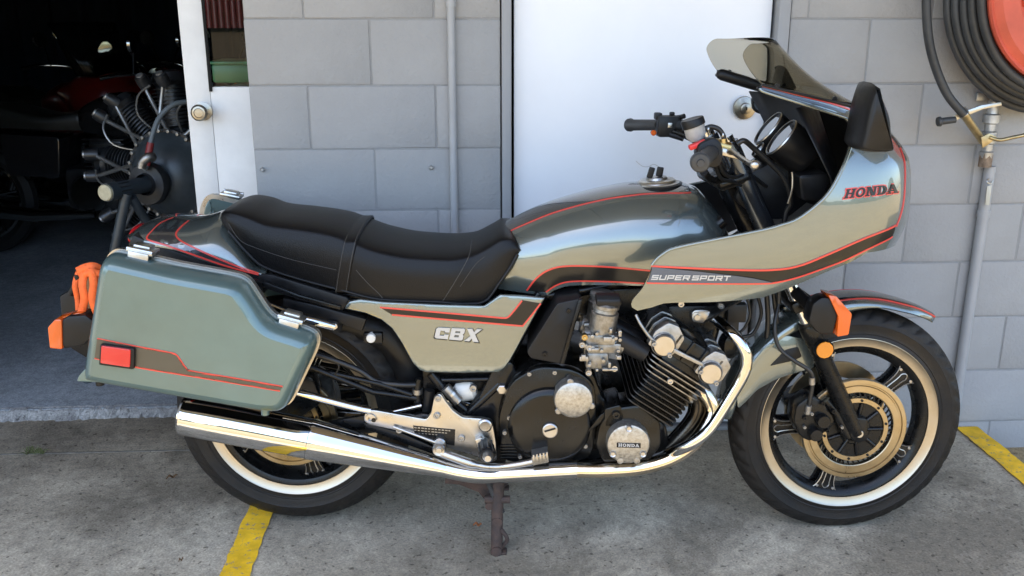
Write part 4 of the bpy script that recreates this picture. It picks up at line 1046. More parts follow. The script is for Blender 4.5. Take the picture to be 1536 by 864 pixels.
panel('fairing_left_half', fair_ol, lambda s, z: from_s(s, z, 0, 1), M_silver, fair, thick=.003, grid=.016, angle=50, out=Vector((0, 1, 0)))
for sd in (-1, 1):
    panel('inner_liner', fair_ol, lambda s, z: from_s(s, z, .006, sd), M_blkp, fair, thick=.003, grid=.02, angle=50, out=Vector((0, sd, 0)))
    # bright rolled edge round the cockpit opening
    edge = [from_s(p.x, p.y, .001, sd) for p in [fs(u, v) for u, v in fair_in]]
    tube('rolled_edge', edge, .0042, M_silver, fair, seg=8)
def fair_place(lift):
    def pl(u, v):
        p = onsurf(u, v, F_fair, -.28); q = from_s(to_s(p.x, p.z), p.z); n = nrm_of(F_fair)(p); return q + n * lift
    return pl
def fair_panel(name, px, m, lift=.001):
    ol = [fs(u, v) for u, v in px]
    def fn(s, z):
        a = from_s(s, z); b = from_s(s + .002, z); c_ = from_s(s, z + .002); n = (b - a).cross(c_ - a).normalized()
        if n.y > 0: n = -n
        return a + n * lift
    def fn2(s, z):
        a = fn(s, z); a.y = -a.y; return a
    panel(name, ol, fn, m, fair, thick=.0012, grid=.012, angle=50); panel(name, ol, fn2, m, fair, thick=.0012, grid=.012, angle=50, out=Vector((0, 1, 0)))
def fair_ribbon(px, w, m=None, lift=.0022):
    ss = [fs(u, v) for u, v in px]; sp = smooth_path([q.to_3d() for q in ss], 5)
    pts = [from_s(q.x, q.y) for q in sp]; N = nrm_of(F_fair)
    nf = lambda p: N(Vector((min(p.x, nose(p.z) - .003), p.y, p.z)))
    ribbon('pinstripe', pts, nf, w, m or M_redline, fair, lift); ribbon('pinstripe', mirrored(pts), nf, w, m or M_redline, fair, lift)
ft = dense([(977, 399), (1049, 402.5), (1120, 405), (1160, 404.5), (1195, 399.5), (1244, 380.5), (1300, 356), (1343, 338)], 4); fb = dense([(970, 424), (1082, 425), (1140, 425), (1163, 423.5), (1195, 416), (1244, 399), (1300, 374), (1338, 355)], 4)
fair_panel('dark_band', ft + fb[::-1], M_band)
fair_panel('slate_wedge', [(978, 400), (1049, 407), (1110, 414), (1158, 423), (1082, 424), (971, 423)], M_slate, .0034)
fair_ribbon(ft[::4], .0042); fair_ribbon(fb[::4], .0042)
fair_ribbon([(1143, 129), (1195, 142), (1244, 154.5), (1286, 169)], .0036); fair_ribbon([(1143, 133), (1195, 147), (1244, 161), (1270, 170)], .006, M_slate, .0018)
fair_ribbon([(1350, 222), (1356, 240), (1357.5, 262), (1356.5, 290), (1352, 318), (1344, 340)], .0026)
# SUPER SPORT and HONDA
def bar(x0, y0, x1, y1): return [(x0, y0), (x1, y0), (x1, y1), (x0, y1)]
q_ = .24; u_ = .2
LS = (1, [bar(0, 1-q_, 1, 1), bar(0, .5, u_, 1-q_), bar(0, .5-q_/2, 1, .5+q_/2), bar(1-u_, q_, 1, .5), bar(0, 0, 1, q_)])
LU = (1, [bar(0, 0, u_, 1), bar(1-u_, 0, 1, 1), bar(0, 0, 1, q_)]); LP = (1, [bar(0, 0, u_, 1), bar(0, 1-q_, 1, 1), bar(1-u_, .4, 1, 1), bar(0, .4-q_/2, 1, .4+q_/2)])
LE = (1, [bar(0, 0, u_, 1), bar(0, 1-q_, 1, 1), bar(0, .5-q_/2, .9, .5+q_/2), bar(0, 0, 1, q_)]); LR = (1, [bar(0, 0, u_, 1), bar(0, 1-q_, 1, 1), bar(1-u_, .45, 1, 1), bar(0, .45-q_/2, 1, .45+q_/2), [(.45, .4), (.75, .4), (1.05, 0), (.75, 0)]])
LO = (1, [bar(0, 0, u_, 1), bar(1-u_, 0, 1, 1), bar(0, 0, 1, q_), bar(0, 1-q_, 1, 1)]); LT = (1, [bar(.4, 0, .6, 1), bar(0, 1-q_, 1, 1)])
sp_ = (.05, [])
v, f = glyphs([LS, LU, LP, LE, LR, sp_, LS, LP, LO, LR, LT], .16)
letters('lettering', shear(v, .1), f, [(978, 411.5), (1096, 412.5), (1095, 420), (976, 419)], fair_place(.0050), M_whitel, fair, thick=.001)
# slab serif capitals
sfx = .14
H_ = (1.05, [bar(.10, .1, .34, .9), bar(.66, .1, .90, .9), bar(.3, .42, .7, .58), bar(0, 0, .44, sfx), bar(0, 1-sfx, .44, 1), bar(.56, 0, 1, sfx), bar(.56, 1-sfx, 1, 1)])
def ring_glyph(n=20, inn=(.52, .62)):
    ps = []
    for i in range(n):
        a, b = 2*math.pi*i/n, 2*math.pi*(i+1)/n
        ps.append([(.5 + .5*math.cos(a), .5 + .52*math.sin(a)), (.5 + .5*math.cos(b), .5 + .52*math.sin(b)), (.5 + .5*inn[0]*math.cos(b), .5 + .52*inn[1]*math.sin(b)), (.5 + .5*inn[0]*math.cos(a), .5 + .52*inn[1]*math.sin(a))])
    return ps
O_ = (.95, ring_glyph()); N_ = (1.1, [bar(.10, .1, .28, .9), bar(.74, .1, .92, .9), [(.06, 1), (.38, 1), (.92, 0), (.62, 0)], bar(0, 0, .38, sfx), bar(0, 1-sfx, .3, 1), bar(.62, 1-sfx, 1.02, 1)])
dring = [[(.30, 0), (.55, 0), (.78, .08), (.94, .28), (1.0, .5), (.72, .5), (.66, .28), (.55, .16), (.30, .16)], [(.30, 1), (.55, 1), (.78, .92), (.94, .72), (1.0, .5), (.72, .5), (.66, .72), (.55, .84), (.30, .84)]]
D_ = (.98, [bar(.10, 0, .36, 1), bar(0, 0, .3, sfx), bar(0, 1-sfx, .3, 1)] + dring)
A_ = (1.05, [[(.40, 1), (.62, 1), (.96, .1), (.68, .1)], [(.40, 1), (.50, .80), (.24, .1), (.08, .1)], bar(.24, .26, .72, .40), bar(0, 0, .36, sfx), bar(.58, 0, 1.04, sfx)])
v, f = glyphs([H_, O_, N_, D_, A_], .07)
HQ = [(1268, 284), (1345, 275.5), (1347, 289.5), (1264.5, 298.5)]
cxm = sum(q[0] for q in HQ) / 4; cym = sum(q[1] for q in HQ) / 4
def fat(v, f, k):
    out = []; fo = []
    for pl in f:
        P_ = [Vector(v[i][:2]) for i in pl]; c0 = sum(P_, Vector((0, 0))) / len(P_); b = len(out)
        for p_ in P_: d_ = p_ - c0; out.append((p_.x + math.copysign(k, d_.x), p_.y + math.copysign(k * 1.2, d_.y)))
        fo.append(tuple(range(b, b + len(pl))))
    return out, fo
vf, ff = fat(v, f, .075)
letters('lettering_outline', shear(vf, .12), ff, [(1266.5, 282.3), (1347, 273.8), (1348.5, 291), (1263, 300)], fair_place(.0012), M_redline, fair, thick=.0008)
letters('lettering', shear(v, .12), f, HQ, fair_place(.0022), M_band, fair, thick=.0008)
# windscreen
def screen():
    n = 48; k = 14; rows = []
    zb_r = A(1143, 126, -.262); zb_f = A(1291, 162, -.10); top_r = A(1114, 72, -.215); top_c = A(1157, 57, -.02); mid_c = A(1192, 105, -.02)
    base_f = from_s(SM, zb_f.z); 
    for i in range(n + 1):
        t = math.sin((-1 + 2 * i / n) * math.pi / 2); ph = abs(t) * math.pi / 2; hh = 1.0 if abs(t) < .84 else .66 + .34 * math.sqrt(max(0, 1 - ((abs(t) - .84) / .16) ** 2))
        bs = Vector((zb_r.x + (base_f.x - zb_r.x) * math.cos(ph) ** .8, .262 * math.copysign(math.sin(ph) ** .8, t), zb_r.z + (zb_f.z - zb_r.z) * math.cos(ph) ** .8))
        tp_ = Vector((top_r.x + (top_c.x - top_r.x) * math.cos(ph) ** .9, .215 * math.copysign(math.sin(ph) ** .95, t), top_r.z + (top_c.z - top_r.z) * math.cos(ph) ** .9)) + Vector((-.012, 0, .014)) * abs(t) ** 6
        sag = math.cos(ph) * .008 + .006
        row = []
        for j in range(k + 1):
            q = j / k * hh; p = bs.lerp(tp_, q); d = math.sin(q * math.pi); row.append(p + Vector((-sag * d, 0, -sag * d * .75)))
        rows.append(row)
    v = [p for r in rows for p in r]; f = []
    for i in range(n):
        for j in range(k): a = i * (k+1) + j; f.append((a, a + 1, a + k + 2, a + k + 1))
    bm = fixn(v, f); o = from_bm('windscreen', bm, M_screen, fair, angle=0); o.modifiers.new('thickness', 'SOLIDIFY').thickness = .003
    edge = [r[-1] for r in rows]; 
    for i in (5, 14, 34, 43):
        p = rows[i][1].copy(); p.y += math.copysign(.003, p.y); bolt(p, .006, fair, M_blkp, 'screen_screw', depth=.004, dirn=-1 if p.y < 0 else 1)
    bpth = [r[0] + Vector((0, 0, -.002)) for r in rows]; tube('screen_gasket', bpth, .0032, M_blkp, fair, seg=8)
    return rows
scr = screen()
# padded rim and inside of the far shoulder, dash shelf
for sd in (-1, 1):
    rim = [A(1143, 130, -.262), A(1195, 146, -.27), A(1244, 163, -.27)]
    rim = [rim[0] + (rim[0] - rim[1]).normalized() * .006, rim[0], rim[0].lerp(rim[1], .12), rim[1], rim[2]]
    tube('padded_rim', [Vector((p.x, sd * .238, p.z - (.002 if sd > 0 else .006))) for p in rim], [.006, .013, .016, .016, .012] if sd > 0 else [.003, .005, .006, .006, .006], M_blkp, fair, seg=12)
v = []; f = []
for i in range(15):
    y = -.24 + .48 * i / 14; e = 1 - (y / .28) ** 2
    v += [Vector((nose(1.2) - .20 + .14 * e - .05, y, 1.225)), Vector((nose(1.05) - .26 + .10 * e, y, 1.06)), Vector((nose(.9) - .22 + .10 * e, y, .92)), Vector((nose(.75) - .20 + .08 * e, y, .78)), Vector((nose(.66) - .28 + .08 * e, y, .69))]
for i in range(14):
    for j in range(4): a = 5 * i + j; f.append((a, a + 1, a + 6, a + 5))
bm = fixn(v, f); o = from_bm('cockpit_panel', bm, M_blkp, fair); o.modifiers.new('thickness', 'SOLIDIFY').thickness = .004
# headlight set in the nose
box('headlight', (nose(.98) - .010, 0, .985), (.04, .20, .12), M_refl, fair, bev=.012)
# mirrors
mir = [A2(1305, 126, -.38), A2(1313, 130, -.38), A2(1322, 150, -.38), A2(1331, 175, -.38), A2(1333, 200, -.38), A2(1334, 226, -.38), A2(1284, 224, -.38), A2(1286, 195, -.38), A2(1294, 155, -.38)]
def mirror(s):
    P = [Vector((p.x, p.y)) for p in smooth_path([(a, b, 0) for a, b in mir], 4, True)]; area = sum(P[i-1].x * P[i].y - P[i].x * P[i-1].y for i in range(len(P))); g_ = 1 if area > 0 else -1
    ring = lambda y, d: [Vector((p.x, s * y, p.y)) for p in offset_poly(P, g_ * d)]
    o = from_bm('mirror_housing', loft_bm([ring(.30, .004), ring(.33, .0), ring(.375, .0), ring(.40, .003), ring(.412, .007), ring(.418, .011)]), M_blkp, fair, angle=60)
for s in (-1, 1): mirror(s)
fm = [A2(1130, 158, .33), A2(1136, 156, .33), A2(1176, 168, .33), A2(1174, 174, .33), A2(1134, 166, .33)]
tube('mirror_frame', smooth_path([A(1131, 147, .30), A(1132, 164, .30), A(1150, 171, .30), A(1174, 174, .30), A(1172, 166, .30), A(1150, 156, .30)], 4, True), .0045, M_blkp, fair, seg=8, closed=True)
prism('mirror_glass', [A2(1131, 147, .30), A2(1132, 164, .30), A2(1150, 171, .30), A2(1174, 174, .30), A2(1172, 166, .30), A2(1150, 156, .30)], .300, .303, mat('mirror_glass', (.75, .76, .78), .03, 1.0), fair, bev=0)
m2 = prism('mirror_frame', [A2(1130, 148, .36), A2(1178, 168, .36), A2(1176, 174, .36), A2(1132, 166, .36)], .35, .40, M_blkp, fair, bev=.004)
# front indicators
fi = prism('front_indicator', round_poly([S2(1214, 452, -.19), S2(1228, 442, -.19), S2(1244, 444, -.19), S2(1252, 470, -.19), S2(1244, 498, -.19), S2(1222, 496, -.19), S2(1208, 478, -.19)], .008, 3), -.215, -.165, M_blkp, bike, bev=.006, M=STEER)
prism('indicator_lens', round_poly([S2(1236, 438, -.19), S2(1248, 440, -.19), S2(1271, 466, -.19), S2(1266, 497, -.19), S2(1249, 500, -.19), S2(1251, 470, -.19)], .004, 3), -.22, -.16, M_amber, fi, bev=.005)
tube('indicator_stalk', [S(1190, 435, -.10), S(1225, 468, -.18)], .016, M_blkp, fi, seg=12)
fi2 = dup(fi, bike); fi2.matrix_basis = STEER @ Matrix.Diagonal((1, -1, 1, 1))
# ------------------------------------------------------------------ engine
EY = -.262
th = R(33); ua = Vector((math.sin(th), 0, math.cos(th))); ub = Vector((math.cos(th), 0, -math.sin(th))); uy = Vector((0, 1, 0))
c0 = A(999, 590, EY)                                     # middle of the finned barrels, right end
def E2(a, b): p = c0 + ua * a + ub * b; return (p.x, p.z)
case_px = [(756, 600), (770, 562), (800, 548), (850, 552), (890, 560), (905, 600), (960, 610), (1000, 640), (1004, 672), (985, 694), (900, 697), (790, 694), (764, 660)]
case = prism('crankcase', round_poly([A2(u, v, -.17) for u, v in case_px], .015, 3), -.17, .17, M_eng, bike, bev=.008)
prism('crankcase_shoulder', round_poly([A2(898, 640, -.22), A2(915, 612, -.22), A2(960, 606, -.22), A2(990, 632, -.22), A2(992, 668, -.22), A2(975, 690, -.22), A2(905, 694, -.22), A2(893, 668, -.22)], .012, 3), -.225, -.12, M_eng, case, bev=.008)
# clutch cover
cc = A(824, 640, -.205); rcl = .1095
cover_ol = round_poly([A2(748, 622, -.19), A2(765, 572, -.19), A2(806, 548, -.19), A2(862, 552, -.19), A2(892, 574, -.19), A2(896, 640, -.19), A2(886, 688, -.19), A2(800, 694, -.19), A2(752, 690, -.19)], .03, 4)
cl = prism('clutch_cover', cover_ol, -.198, -.16, M_eng, case, bev=.006)
lathe('clutch_dome', [(.006, rcl), (-.006, rcl - .002), (-.012, rcl - .009), (-.0135, rcl - .02), (-.016, .03), (-.0155, 0)], cc, M_eng, case, seg=64)
lathe('oil_filler_plug', [(.002, .0205), (-.006, .0205), (-.008, .018), (-.0075, 0)], A(825, 645, -.222), M_alu, case, seg=28)
box('plug_slot', A(825, 645, -.2306), (.030, .002, .0045), M_blk, case, bev=0, rot=Matrix.Rotation(R(-18), 3, 'Y'))
pc = A(860, 598, -.225)
lathe('points_cover', [(.03, .051), (-.004, .051), (-.010, .048), (-.013, .042), (-.014, 0)], pc, M_fleck, case, seg=48)
for k in range(3):
    a = R(100 + k * 120); q = pc + Vector((math.cos(a) * .05, .004, math.sin(a) * .05)); lathe('cover_lug', [(.02, .009), (-.012, .009), (-.014, .007), (-.014, 0)], q, M_cast, case, seg=12)
for (u, v) in ((764, 626), (757, 648), (780, 684), (832, 558), (878, 668), (836, 690), (880, 640), (794, 560)): bolt(A(u, v, -.199), .006, case, M_cast, depth=.008)
for i in range(5): box('cover_rib', A(763, 668 + i * 4.5, -.199), (.045, .006, .0035), M_eng, case, bev=.001)
# ignition cover with name plate
ic = A(942, 664, -.245); ri = .0565
lathe('ignition_cover', [(.06, ri), (-.004, ri), (-.010, ri - .003), (-.012, ri - .008), (-.012, 0)], ic, M_fleck, case, seg=48)
for (u, v) in ((943, 641), (919, 679), (964, 679)):
    q = A(u, v, -.25); lathe('cover_lug', [(.05, .009), (-.009, .009), (-.011, .0075), (-.009, .005), (-.009, 0)], q, M_alu, case, seg=14)
for (u, v) in ((930, 690), (955, 690)): lathe('cover_lug', [(.05, .008), (-.007, .008), (-.009, 0)], A(u, v, -.25), M_cast, case, seg=12)
npq = [A2(925, 664, -.258), A2(961, 665, -.258), A2(961, 672, -.258), A2(925, 671, -.258)]
prism('name_plate', npq, -.2588, -.2565, M_blk, case, bev=.0004)
def F_np(x, z): return -.2595
v, f = glyphs([H_, O_, N_, D_, A_], .12); letters('lettering', v, f, [(927.5, 665.2), (959, 666.2), (959, 671), (927.5, 670)], lambda a, b: onsurf(a, b, F_np, -.2595), M_whitel, case, thick=.0006)
prism('breather_block', round_poly([A2(907, 612, -.22), A2(930, 606, -.22), A2(938, 625, -.22), A2(925, 640, -.22), A2(906, 640, -.22)], .006, 2), -.225, -.1, M_eng, case, bev=.004)
bolt(A(924, 621, -.226), .011, case, M_eng, depth=.01)
for i in range(6): 
    a = A(893 + i * 4.2, 632 - i * 3, -.205); box('case_rib', a, (.005, .02, .06), M_eng, case, bev=.001, rot=Matrix.Rotation(R(35), 3, 'Y'))
# barrels with separate cooling fins (black with machined bright edges)
blk_ol = [E2(-.075, -.055), E2(-.075, .055), E2(.09, .06), E2(.09, -.06)]
barrel = prism('cylinder_block', blk_ol, EY + .02, -EY - .02, M_eng, bike, bev=.006)
M_finedge = mat('fin_edge', (.022, .020, .018), .4, .4, var=.4, scale=30); M_finbright = mat('machined_fin_edge', (.20, .185, .165), .4, .8, var=.35, scale=60)
def fin(a, hb0, hb1, y0, y1, bright):
    n = 5; rad = .02; pl = []
    for (bx, by, a0) in ((hb1 - rad, y1 - rad, 0), (hb0 + rad, y1 - rad, 90), (hb0 + rad, y0 + rad, 180), (hb1 - rad, y0 + rad, 270)):
        for k in range(n + 1): t = R(a0 + 90 * k / n); pl.append((bx + rad * math.cos(t), by + rad * math.sin(t)))
    h = .0016; m = len(pl); v = []
    for s in (-h, h): v += [c0 + ua * (a + s) + ub * p[0] + uy * (p[1] - c0.y) for p in pl]
    f = [tuple(range(m))[::-1], tuple(range(m, 2*m))] + [(i, (i+1) % m, m + (i+1) % m, m + i) for i in range(m)]
    o = make('cooling_fin', v, f, M_eng, barrel, smooth=False); me = o.data; me.materials.append(M_finbright if bright else M_finedge)
    for i, pg in enumerate(me.polygons):
        if i >= 2: pg.material_index = 1
for i in range(11):
    a = -.066 + i * .0132; e = max(0, i - 5) * .0045
    fin(a, -.072 - e * .9, .072 + e, EY - .004, -EY + .004, i >= 7)
head = prism('cylinder_head', round_poly([E2(.088, -.085), E2(.088, .095), E2(.125, .102), E2(.150, .09), E2(.150, -.08), E2(.118, -.09)], .008, 2), EY + .004, -EY - .004, M_eng, bike, bev=.005)
for b_ in (-.06, -.02, .02, .065): prism('head_rib', [E2(.092, b_ - .004), E2(.092, b_ + .004), E2(.15, b_ + .004), E2(.15, b_ - .004)], EY - .006, EY + .02, M_eng, head, bev=.001)
bolt(A(1005, 571, EY - .004), .008, head, M_alu, depth=.008)
# cam covers: ribbed alloy boxes ending in round caps
M_camdark = mat('cam_cover_alloy', (.20, .195, .185), .3, .9, var=.3, scale=25, rvar=.1)
def cam_cover(u, v, b0):
    p = A(u, v, EY - .015); cov = lathe('cam_cap', [(.05, .0275), (-.002, .0275), (-.006, .025), (-.007, 0)], p, M_alu, head, seg=36)
    pl = lambda a, b: (p.x + ua.x * a + ub.x * b, p.z + ua.z * a + ub.z * b)
    ol = round_poly([pl(-.022, -.032), pl(.018, -.036), pl(.052, -.022), pl(.058, .006), pl(.040, .036), pl(.0, .040), pl(-.022, .032)], .005, 2)
    for k, (y0, y1, sc_, mm) in enumerate(((EY - .006, EY + .028, 1.0, M_cast), (EY + .028, EY + .05, .88, M_camdark), (EY + .05, EY + .078, .97, M_camdark), (EY + .078, EY + .10, .86, M_eng), (EY + .10, -EY - .03, .94, M_camdark), (-EY - .03, -EY + .006, 1.0, M_cast))):
        prism('cam_cover', [(p.x + (q[0] - p.x) * sc_, p.z + (q[1] - p.z) * sc_) for q in ol], y0, y1, mm, head, bev=.0022)
    for dx, dz in ((-.026, .006), (.014, -.024)): bolt(p + Vector((dx, -.004, dz)), .006, head, M_cast, depth=.008)
    lathe('cap_ring', [(.02, .030), (.004, .031), (.002, .029)], p, M_cast, head, seg=32)
cam_cover(996, 518, -.05); cam_cover(1066, 560, .06)
prism('oil_gallery', [A2(1011, 522, EY - .01), A2(1056, 545, EY - .01), A2(1054, 550, EY - .01), A2(1009, 528, EY - .01)], EY - .014, EY - .004, M_cast, head, bev=.002)
tube('oil_line', smooth_path([A(954, 472, EY), A(962, 488, EY - .01), A(975, 506, EY - .012), A(984, 512, EY - .01)], 5), .004, M_cast, head, seg=8)
# cam chain centre tower and top end clutter
prism('frame_bracket', round_poly([A2(1000, 456, -.10), A2(1090, 455, -.10), A2(1100, 475, -.10), A2(1070, 490, -.10), A2(1040, 505, -.10), A2(1010, 500, -.10)], .01, 2), -.12, .12, M_blk, bike, bev=.004)
for (u, v) in ((1021, 455), (1081, 458)): bolt(A(u, v, -.20), .0085, bike, M_alu, depth=.01)
# carburettors (row of six, right one in full detail)
M_carb = mat('carburettor_alloy', (.23, .22, .20), .40, .85, var=.4, scale=70, rvar=.12)
def carb(y, full):
    cb_ = A(903, 505, -.24); off = Vector((0, y + .24, 0)); cu_ = Vector((.12, 0, .99)).normalized()
    o = from_bm('carburettor', join_bm([lathe_bm([(-.005, .0), (-.005, .034), (.045, .035), (.048, .031), (.056, .030), (.058, .034), (.066, .034), (.072, .028), (.074, 0)], cb_ + off + Vector((.0, 0, .02)), axis=cu_, seg=28),
        box_bm(cb_ + off + Vector((-.006, 0, .0)), (.075, .06, .03), .006), box_bm(cb_ + off + Vector((.004, -.004, -.022)), (.085, .05, .028), .006),
        lathe_bm([(-.05, .024), (.055, .024)], cb_ + off + Vector((0, 0, -.008)), axis=(1, 0, -.25), seg=20),
        box_bm(cb_ + off + Vector((-.012, 0, -.058)), (.058, .046, .046), .008)]), M_carb, bike)
    if full:
        rnd = random.Random(5); bms = []
        for i in range(26):
            q = cb_ + off + Vector((rnd.uniform(-.048, .046), -.03 - rnd.uniform(0, .012), rnd.uniform(-.075, .03))); bms.append(lathe_bm([(.012, .0045), (-.005, .0045), (-.006, 0)], q, seg=8) if i % 2 else box_bm(q, (rnd.uniform(.006, .022), .012, rnd.uniform(.005, .014)), .0015))
        from_bm('carburettor_fittings', join_bm(bms), M_cast, o)
        for dx, dz, m_ in ((-.046, .012, M_brassp), (-.052, -.008, M_cast), (-.034, -.016, M_cast), (-.034, -.082, M_cast), (.03, -.07, M_alu)): lathe('jet_screw', [(.01, .0075), (-.008, .0075), (-.008, .004), (-.004, 0)], cb_ + off + Vector((dx, -.034, dz)), m_, o, seg=12)
        box('diaphragm_cap', cb_ + off + Vector((.012, 0, .098)), (.062, .06, .02), M_blkp, o, bev=.006)
for i in range(6): carb(-.24 + .092 * i, i == 0)
for i in range(6): tube('intake_stub', [A(925, 507, -.24) + Vector((0, .092 * i, 0)), A(968, 530, -.24) + Vector((0, .092 * i, 0))], [.026, .024], M_blkp, bike, seg=16)
# airbox side panel
ab_px = [(790, 528), (836, 455), (870, 448), (873, 452), (846, 542), (840, 546), (796, 538)]
ab = prism('airbox', round_poly([A2(u, v, -.205) for u, v in ab_px], .008, 3), -.205, .205, M_blkp, bike, bev=.005)
prism('airbox_edge', [A2(868, 449, -.207), A2(874, 449, -.207), A2(846, 546, -.207), A2(840, 546, -.207)], -.210, -.19, M_blk, ab, bev=.002)
for (u, v) in ((817, 531), (853, 466)): bolt(A(u, v, -.205), .0065, ab, M_blk, depth=.005)
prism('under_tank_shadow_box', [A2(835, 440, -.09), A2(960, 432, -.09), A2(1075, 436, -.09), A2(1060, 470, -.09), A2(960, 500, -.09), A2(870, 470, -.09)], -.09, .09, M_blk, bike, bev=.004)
# ------------------------------------------------------------------ frame
def ftube(px, y, r=.016, name='frame_tube', m=None, n=5):
    return tube(name, smooth_path([A(u, v, yy if isinstance(y, (list, tuple)) else y) for (u, v), yy in zip(px, y if isinstance(y, (list, tuple)) else [y] * len(px))], n), r, m or M_frm, bike, seg=14)
for s in (-1, 1):
    def side_pts(px, y): 
        out = []
        for (u, v) in px: p = A(u, v, -abs(y)); p.y = s * abs(y); out.append(p)
        return out
    tube('frame_tube', smooth_path(side_pts([(1085, 330), (1000, 400), (900, 430), (800, 445), (700, 452), (560, 446), (450, 430), (330, 400)], .085), 5), .016, M_frm, bike, seg=12)
    tube('frame_tube', smooth_path(side_pts([(812, 440), (780, 500), (745, 565), (706, 620)], .125), 5), .017, M_frm, bike, seg=12)
    tube('frame_tube', smooth_path(side_pts([(646, 560), (676, 595), (706, 622)], .135), 4), .013, M_frm, bike, seg=12)
    tube('swingarm', side_pts([(725, 622), (640, 625), (520, 642), (440, 650)], .115), [.028, .026, .022, .02], M_frm, bike, seg=14)
    tube('engine_mount_tube', smooth_path(side_pts([(1098, 370), (1085, 420), (1075, 470), (1062, 520)], .08), 4), .018, M_frm, bike, seg=12)
hp0, hp1 = S(1088, 262, 0), S(1128, 345, 0)
tube('steering_head', [hp0, hp1], .035, M_frm, bike, seg=20)
fr_plate = prism('frame_plate', round_poly([A2(742, 545, -.13), A2(768, 538, -.13), A2(776, 560, -.13), A2(758, 600, -.13), A2(760, 690, -.13), A2(735, 690, -.13), A2(730, 630, -.13), A2(706, 622, -.13)], .012, 3), -.15, -.11, M_frm, bike, bev=.005)
tube('frame_tube', [A(750, 575, -.14), A(700, 622, -.14)], .013, M_frm, bike, seg=12)
tube('frame_cross_tube', [A(655, 570, -.13), A(742, 568, -.13)], .008, M_frm, bike, seg=10)
lathe('pivot_bolt', [(.01, .014), (-.010, .014), (-.012, .011), (-.012, 0)], A(753, 583, -.155), M_alu, bike, seg=6)
bolt(A(710, 581, -.14), .010, bike, M_cast, depth=.01)
p = A(698, 583, -.10); lathe('expansion_bottle', [(-.03, .0), (-.03, .025), (-.02, .034), (.02, .034), (.03, .025), (.03, 0)], p, M_white, bike, axis=(1, 0, .2), seg=24)
tube('stay_collar', [A(668, 581, -.15), A(688, 602, -.15)], .015, M_cast, bike, seg=14)
tube('stay_collar', [A(676, 589, -.15), A(679, 592, -.15)], .0165, M_alu, bike, seg=14)
# rear brake master cylinder, torque arm and cables
tube('brake_cylinder', [A(629, 568, -.12), A(626, 585, -.12), A(628, 612, -.12)], [.009, .012, .014], M_blk, bike, seg=12); tube('cylinder_collar', [A(626, 583, -.12), A(626, 590, -.12)], .015, M_cast, bike, seg=12)
tube('brake_cylinder', [A(645, 585, -.13), A(640, 616, -.13)], .014, M_blkp, bike, seg=12)
tube('torque_arm', [A(455, 552, -.135), A(500, 560, -.135), A(570, 576, -.135), A(618, 592, -.13)], .0075, M_blk, bike, seg=10)
tube('rear_stay', [A(440, 545, -.14), A(470, 552, -.14), A(560, 588, -.13), A(625, 597, -.125)], .009, M_blk, bike, seg=10)
tube('rear_brake_hose', smooth_path([A(452, 525, -.13), A(500, 540, -.135), A(540, 556, -.13), A(565, 572, -.13), A(600, 577, -.13), A(625, 577, -.12)], 5), .008, M_cable, bike, seg=10)
tube('cable', smooth_path([A(484, 530, -.13), A(508, 548, -.14), A(500, 570, -.14), A(505, 600, -.13)], 5), .0022, M_cable, bike, seg=6)
prism('rear_caliper', round_poly([A2(420, 560, -.1), A2(470, 560, -.1), A2(485, 600, -.1), A2(450, 625, -.1), A2(410, 610, -.1)], .015, 3), -.12, -.06, M_blk, bike, bev=.006)
tube('rear_fender_inner', smooth_path([A(520, 480, 0), A(580, 500, 0), A(612, 545, 0), A(620, 590, 0)], 4), .06, M_blkp, bike, seg=12)
tube('shock_absorber', [A(640, 470, 0), A(650, 640, 0)], .04, M_blk, bike, seg=14)
bat = prism('battery_box', [A2(640, 462, 0), A2(790, 450, 0), A2(750, 560, 0), A2(640, 560, 0)], -.12, .12, M_blk, bike, bev=.006)
# ------------------------------------------------------------------ rearset plate, pegs, pedal
def foot(u, v): return A2(u, v, -.19)
rp_px = [(547, 621), (552, 614), (562, 614), (640, 628), (647, 618), (651, 596), (656, 590), (662, 590), (668, 600), (680, 615), (694, 625), (726, 627), (737, 630), (740, 640), (744, 664), (745, 690), (735, 693), (716, 684), (690, 676), (660, 668), (620, 652), (590, 644), (552, 636), (546, 630)]
rs = prism('rearset_plate', round_poly([foot(*q) for q in rp_px], .006, 2), -.195, -.178, M_alu, bike, bev=.0035)
for (u, v, r) in ((657, 597, .009), (655, 623, .009), (692, 657, .0095)): bolt(A(u, v, -.195), r, rs, M_cast, depth=.006)
lathe('boss', [(.0, .019), (-.008, .018), (-.011, .014), (-.009, 0)], A(728, 637, -.195), M_alu, rs, seg=24)
lathe('boss', [(.0, .014), (-.005, .013), (-.006, .007), (.0, .006)], A(556, 627, -.195), M_alu, rs, seg=20)
lathe('hole', [(-.0055, .0062), (-.0056, 0)], A(561, 629, -.1955), M_blk, rs, seg=16)
bolt(A(599, 644, -.195), .009, rs, M_cast, depth=.008)
prism('data_plate', [foot(620, 637), foot(683, 643), foot(682, 667), foot(660, 663), foot(622, 649)], -.1965, -.194, M_blk, rs, bev=.0005)
bms = []
rnd = random.Random(11)
for rowv, hh, n_ in ((0, 1.6, 11), (4.2, 1.2, 10), (8.2, .9, 6)):
    for i in range(n_):
        u0 = 622 + (6 if rowv > 5 else 0) + i * 5.1; v0 = 638.8 + rowv + (u0 - 622) * .09; w_ = rnd.uniform(2.6, 4.2)
        if rowv > 5 and i > 9: continue
        bms.append(prism_bm([foot(u0, v0), foot(u0 + w_, v0 + .3), foot(u0 + w_, v0 + hh + .3), foot(u0, v0 + hh)], -.1972, -.196, 0))
from_bm('plate_lettering', join_bm(bms), M_cast, rs)
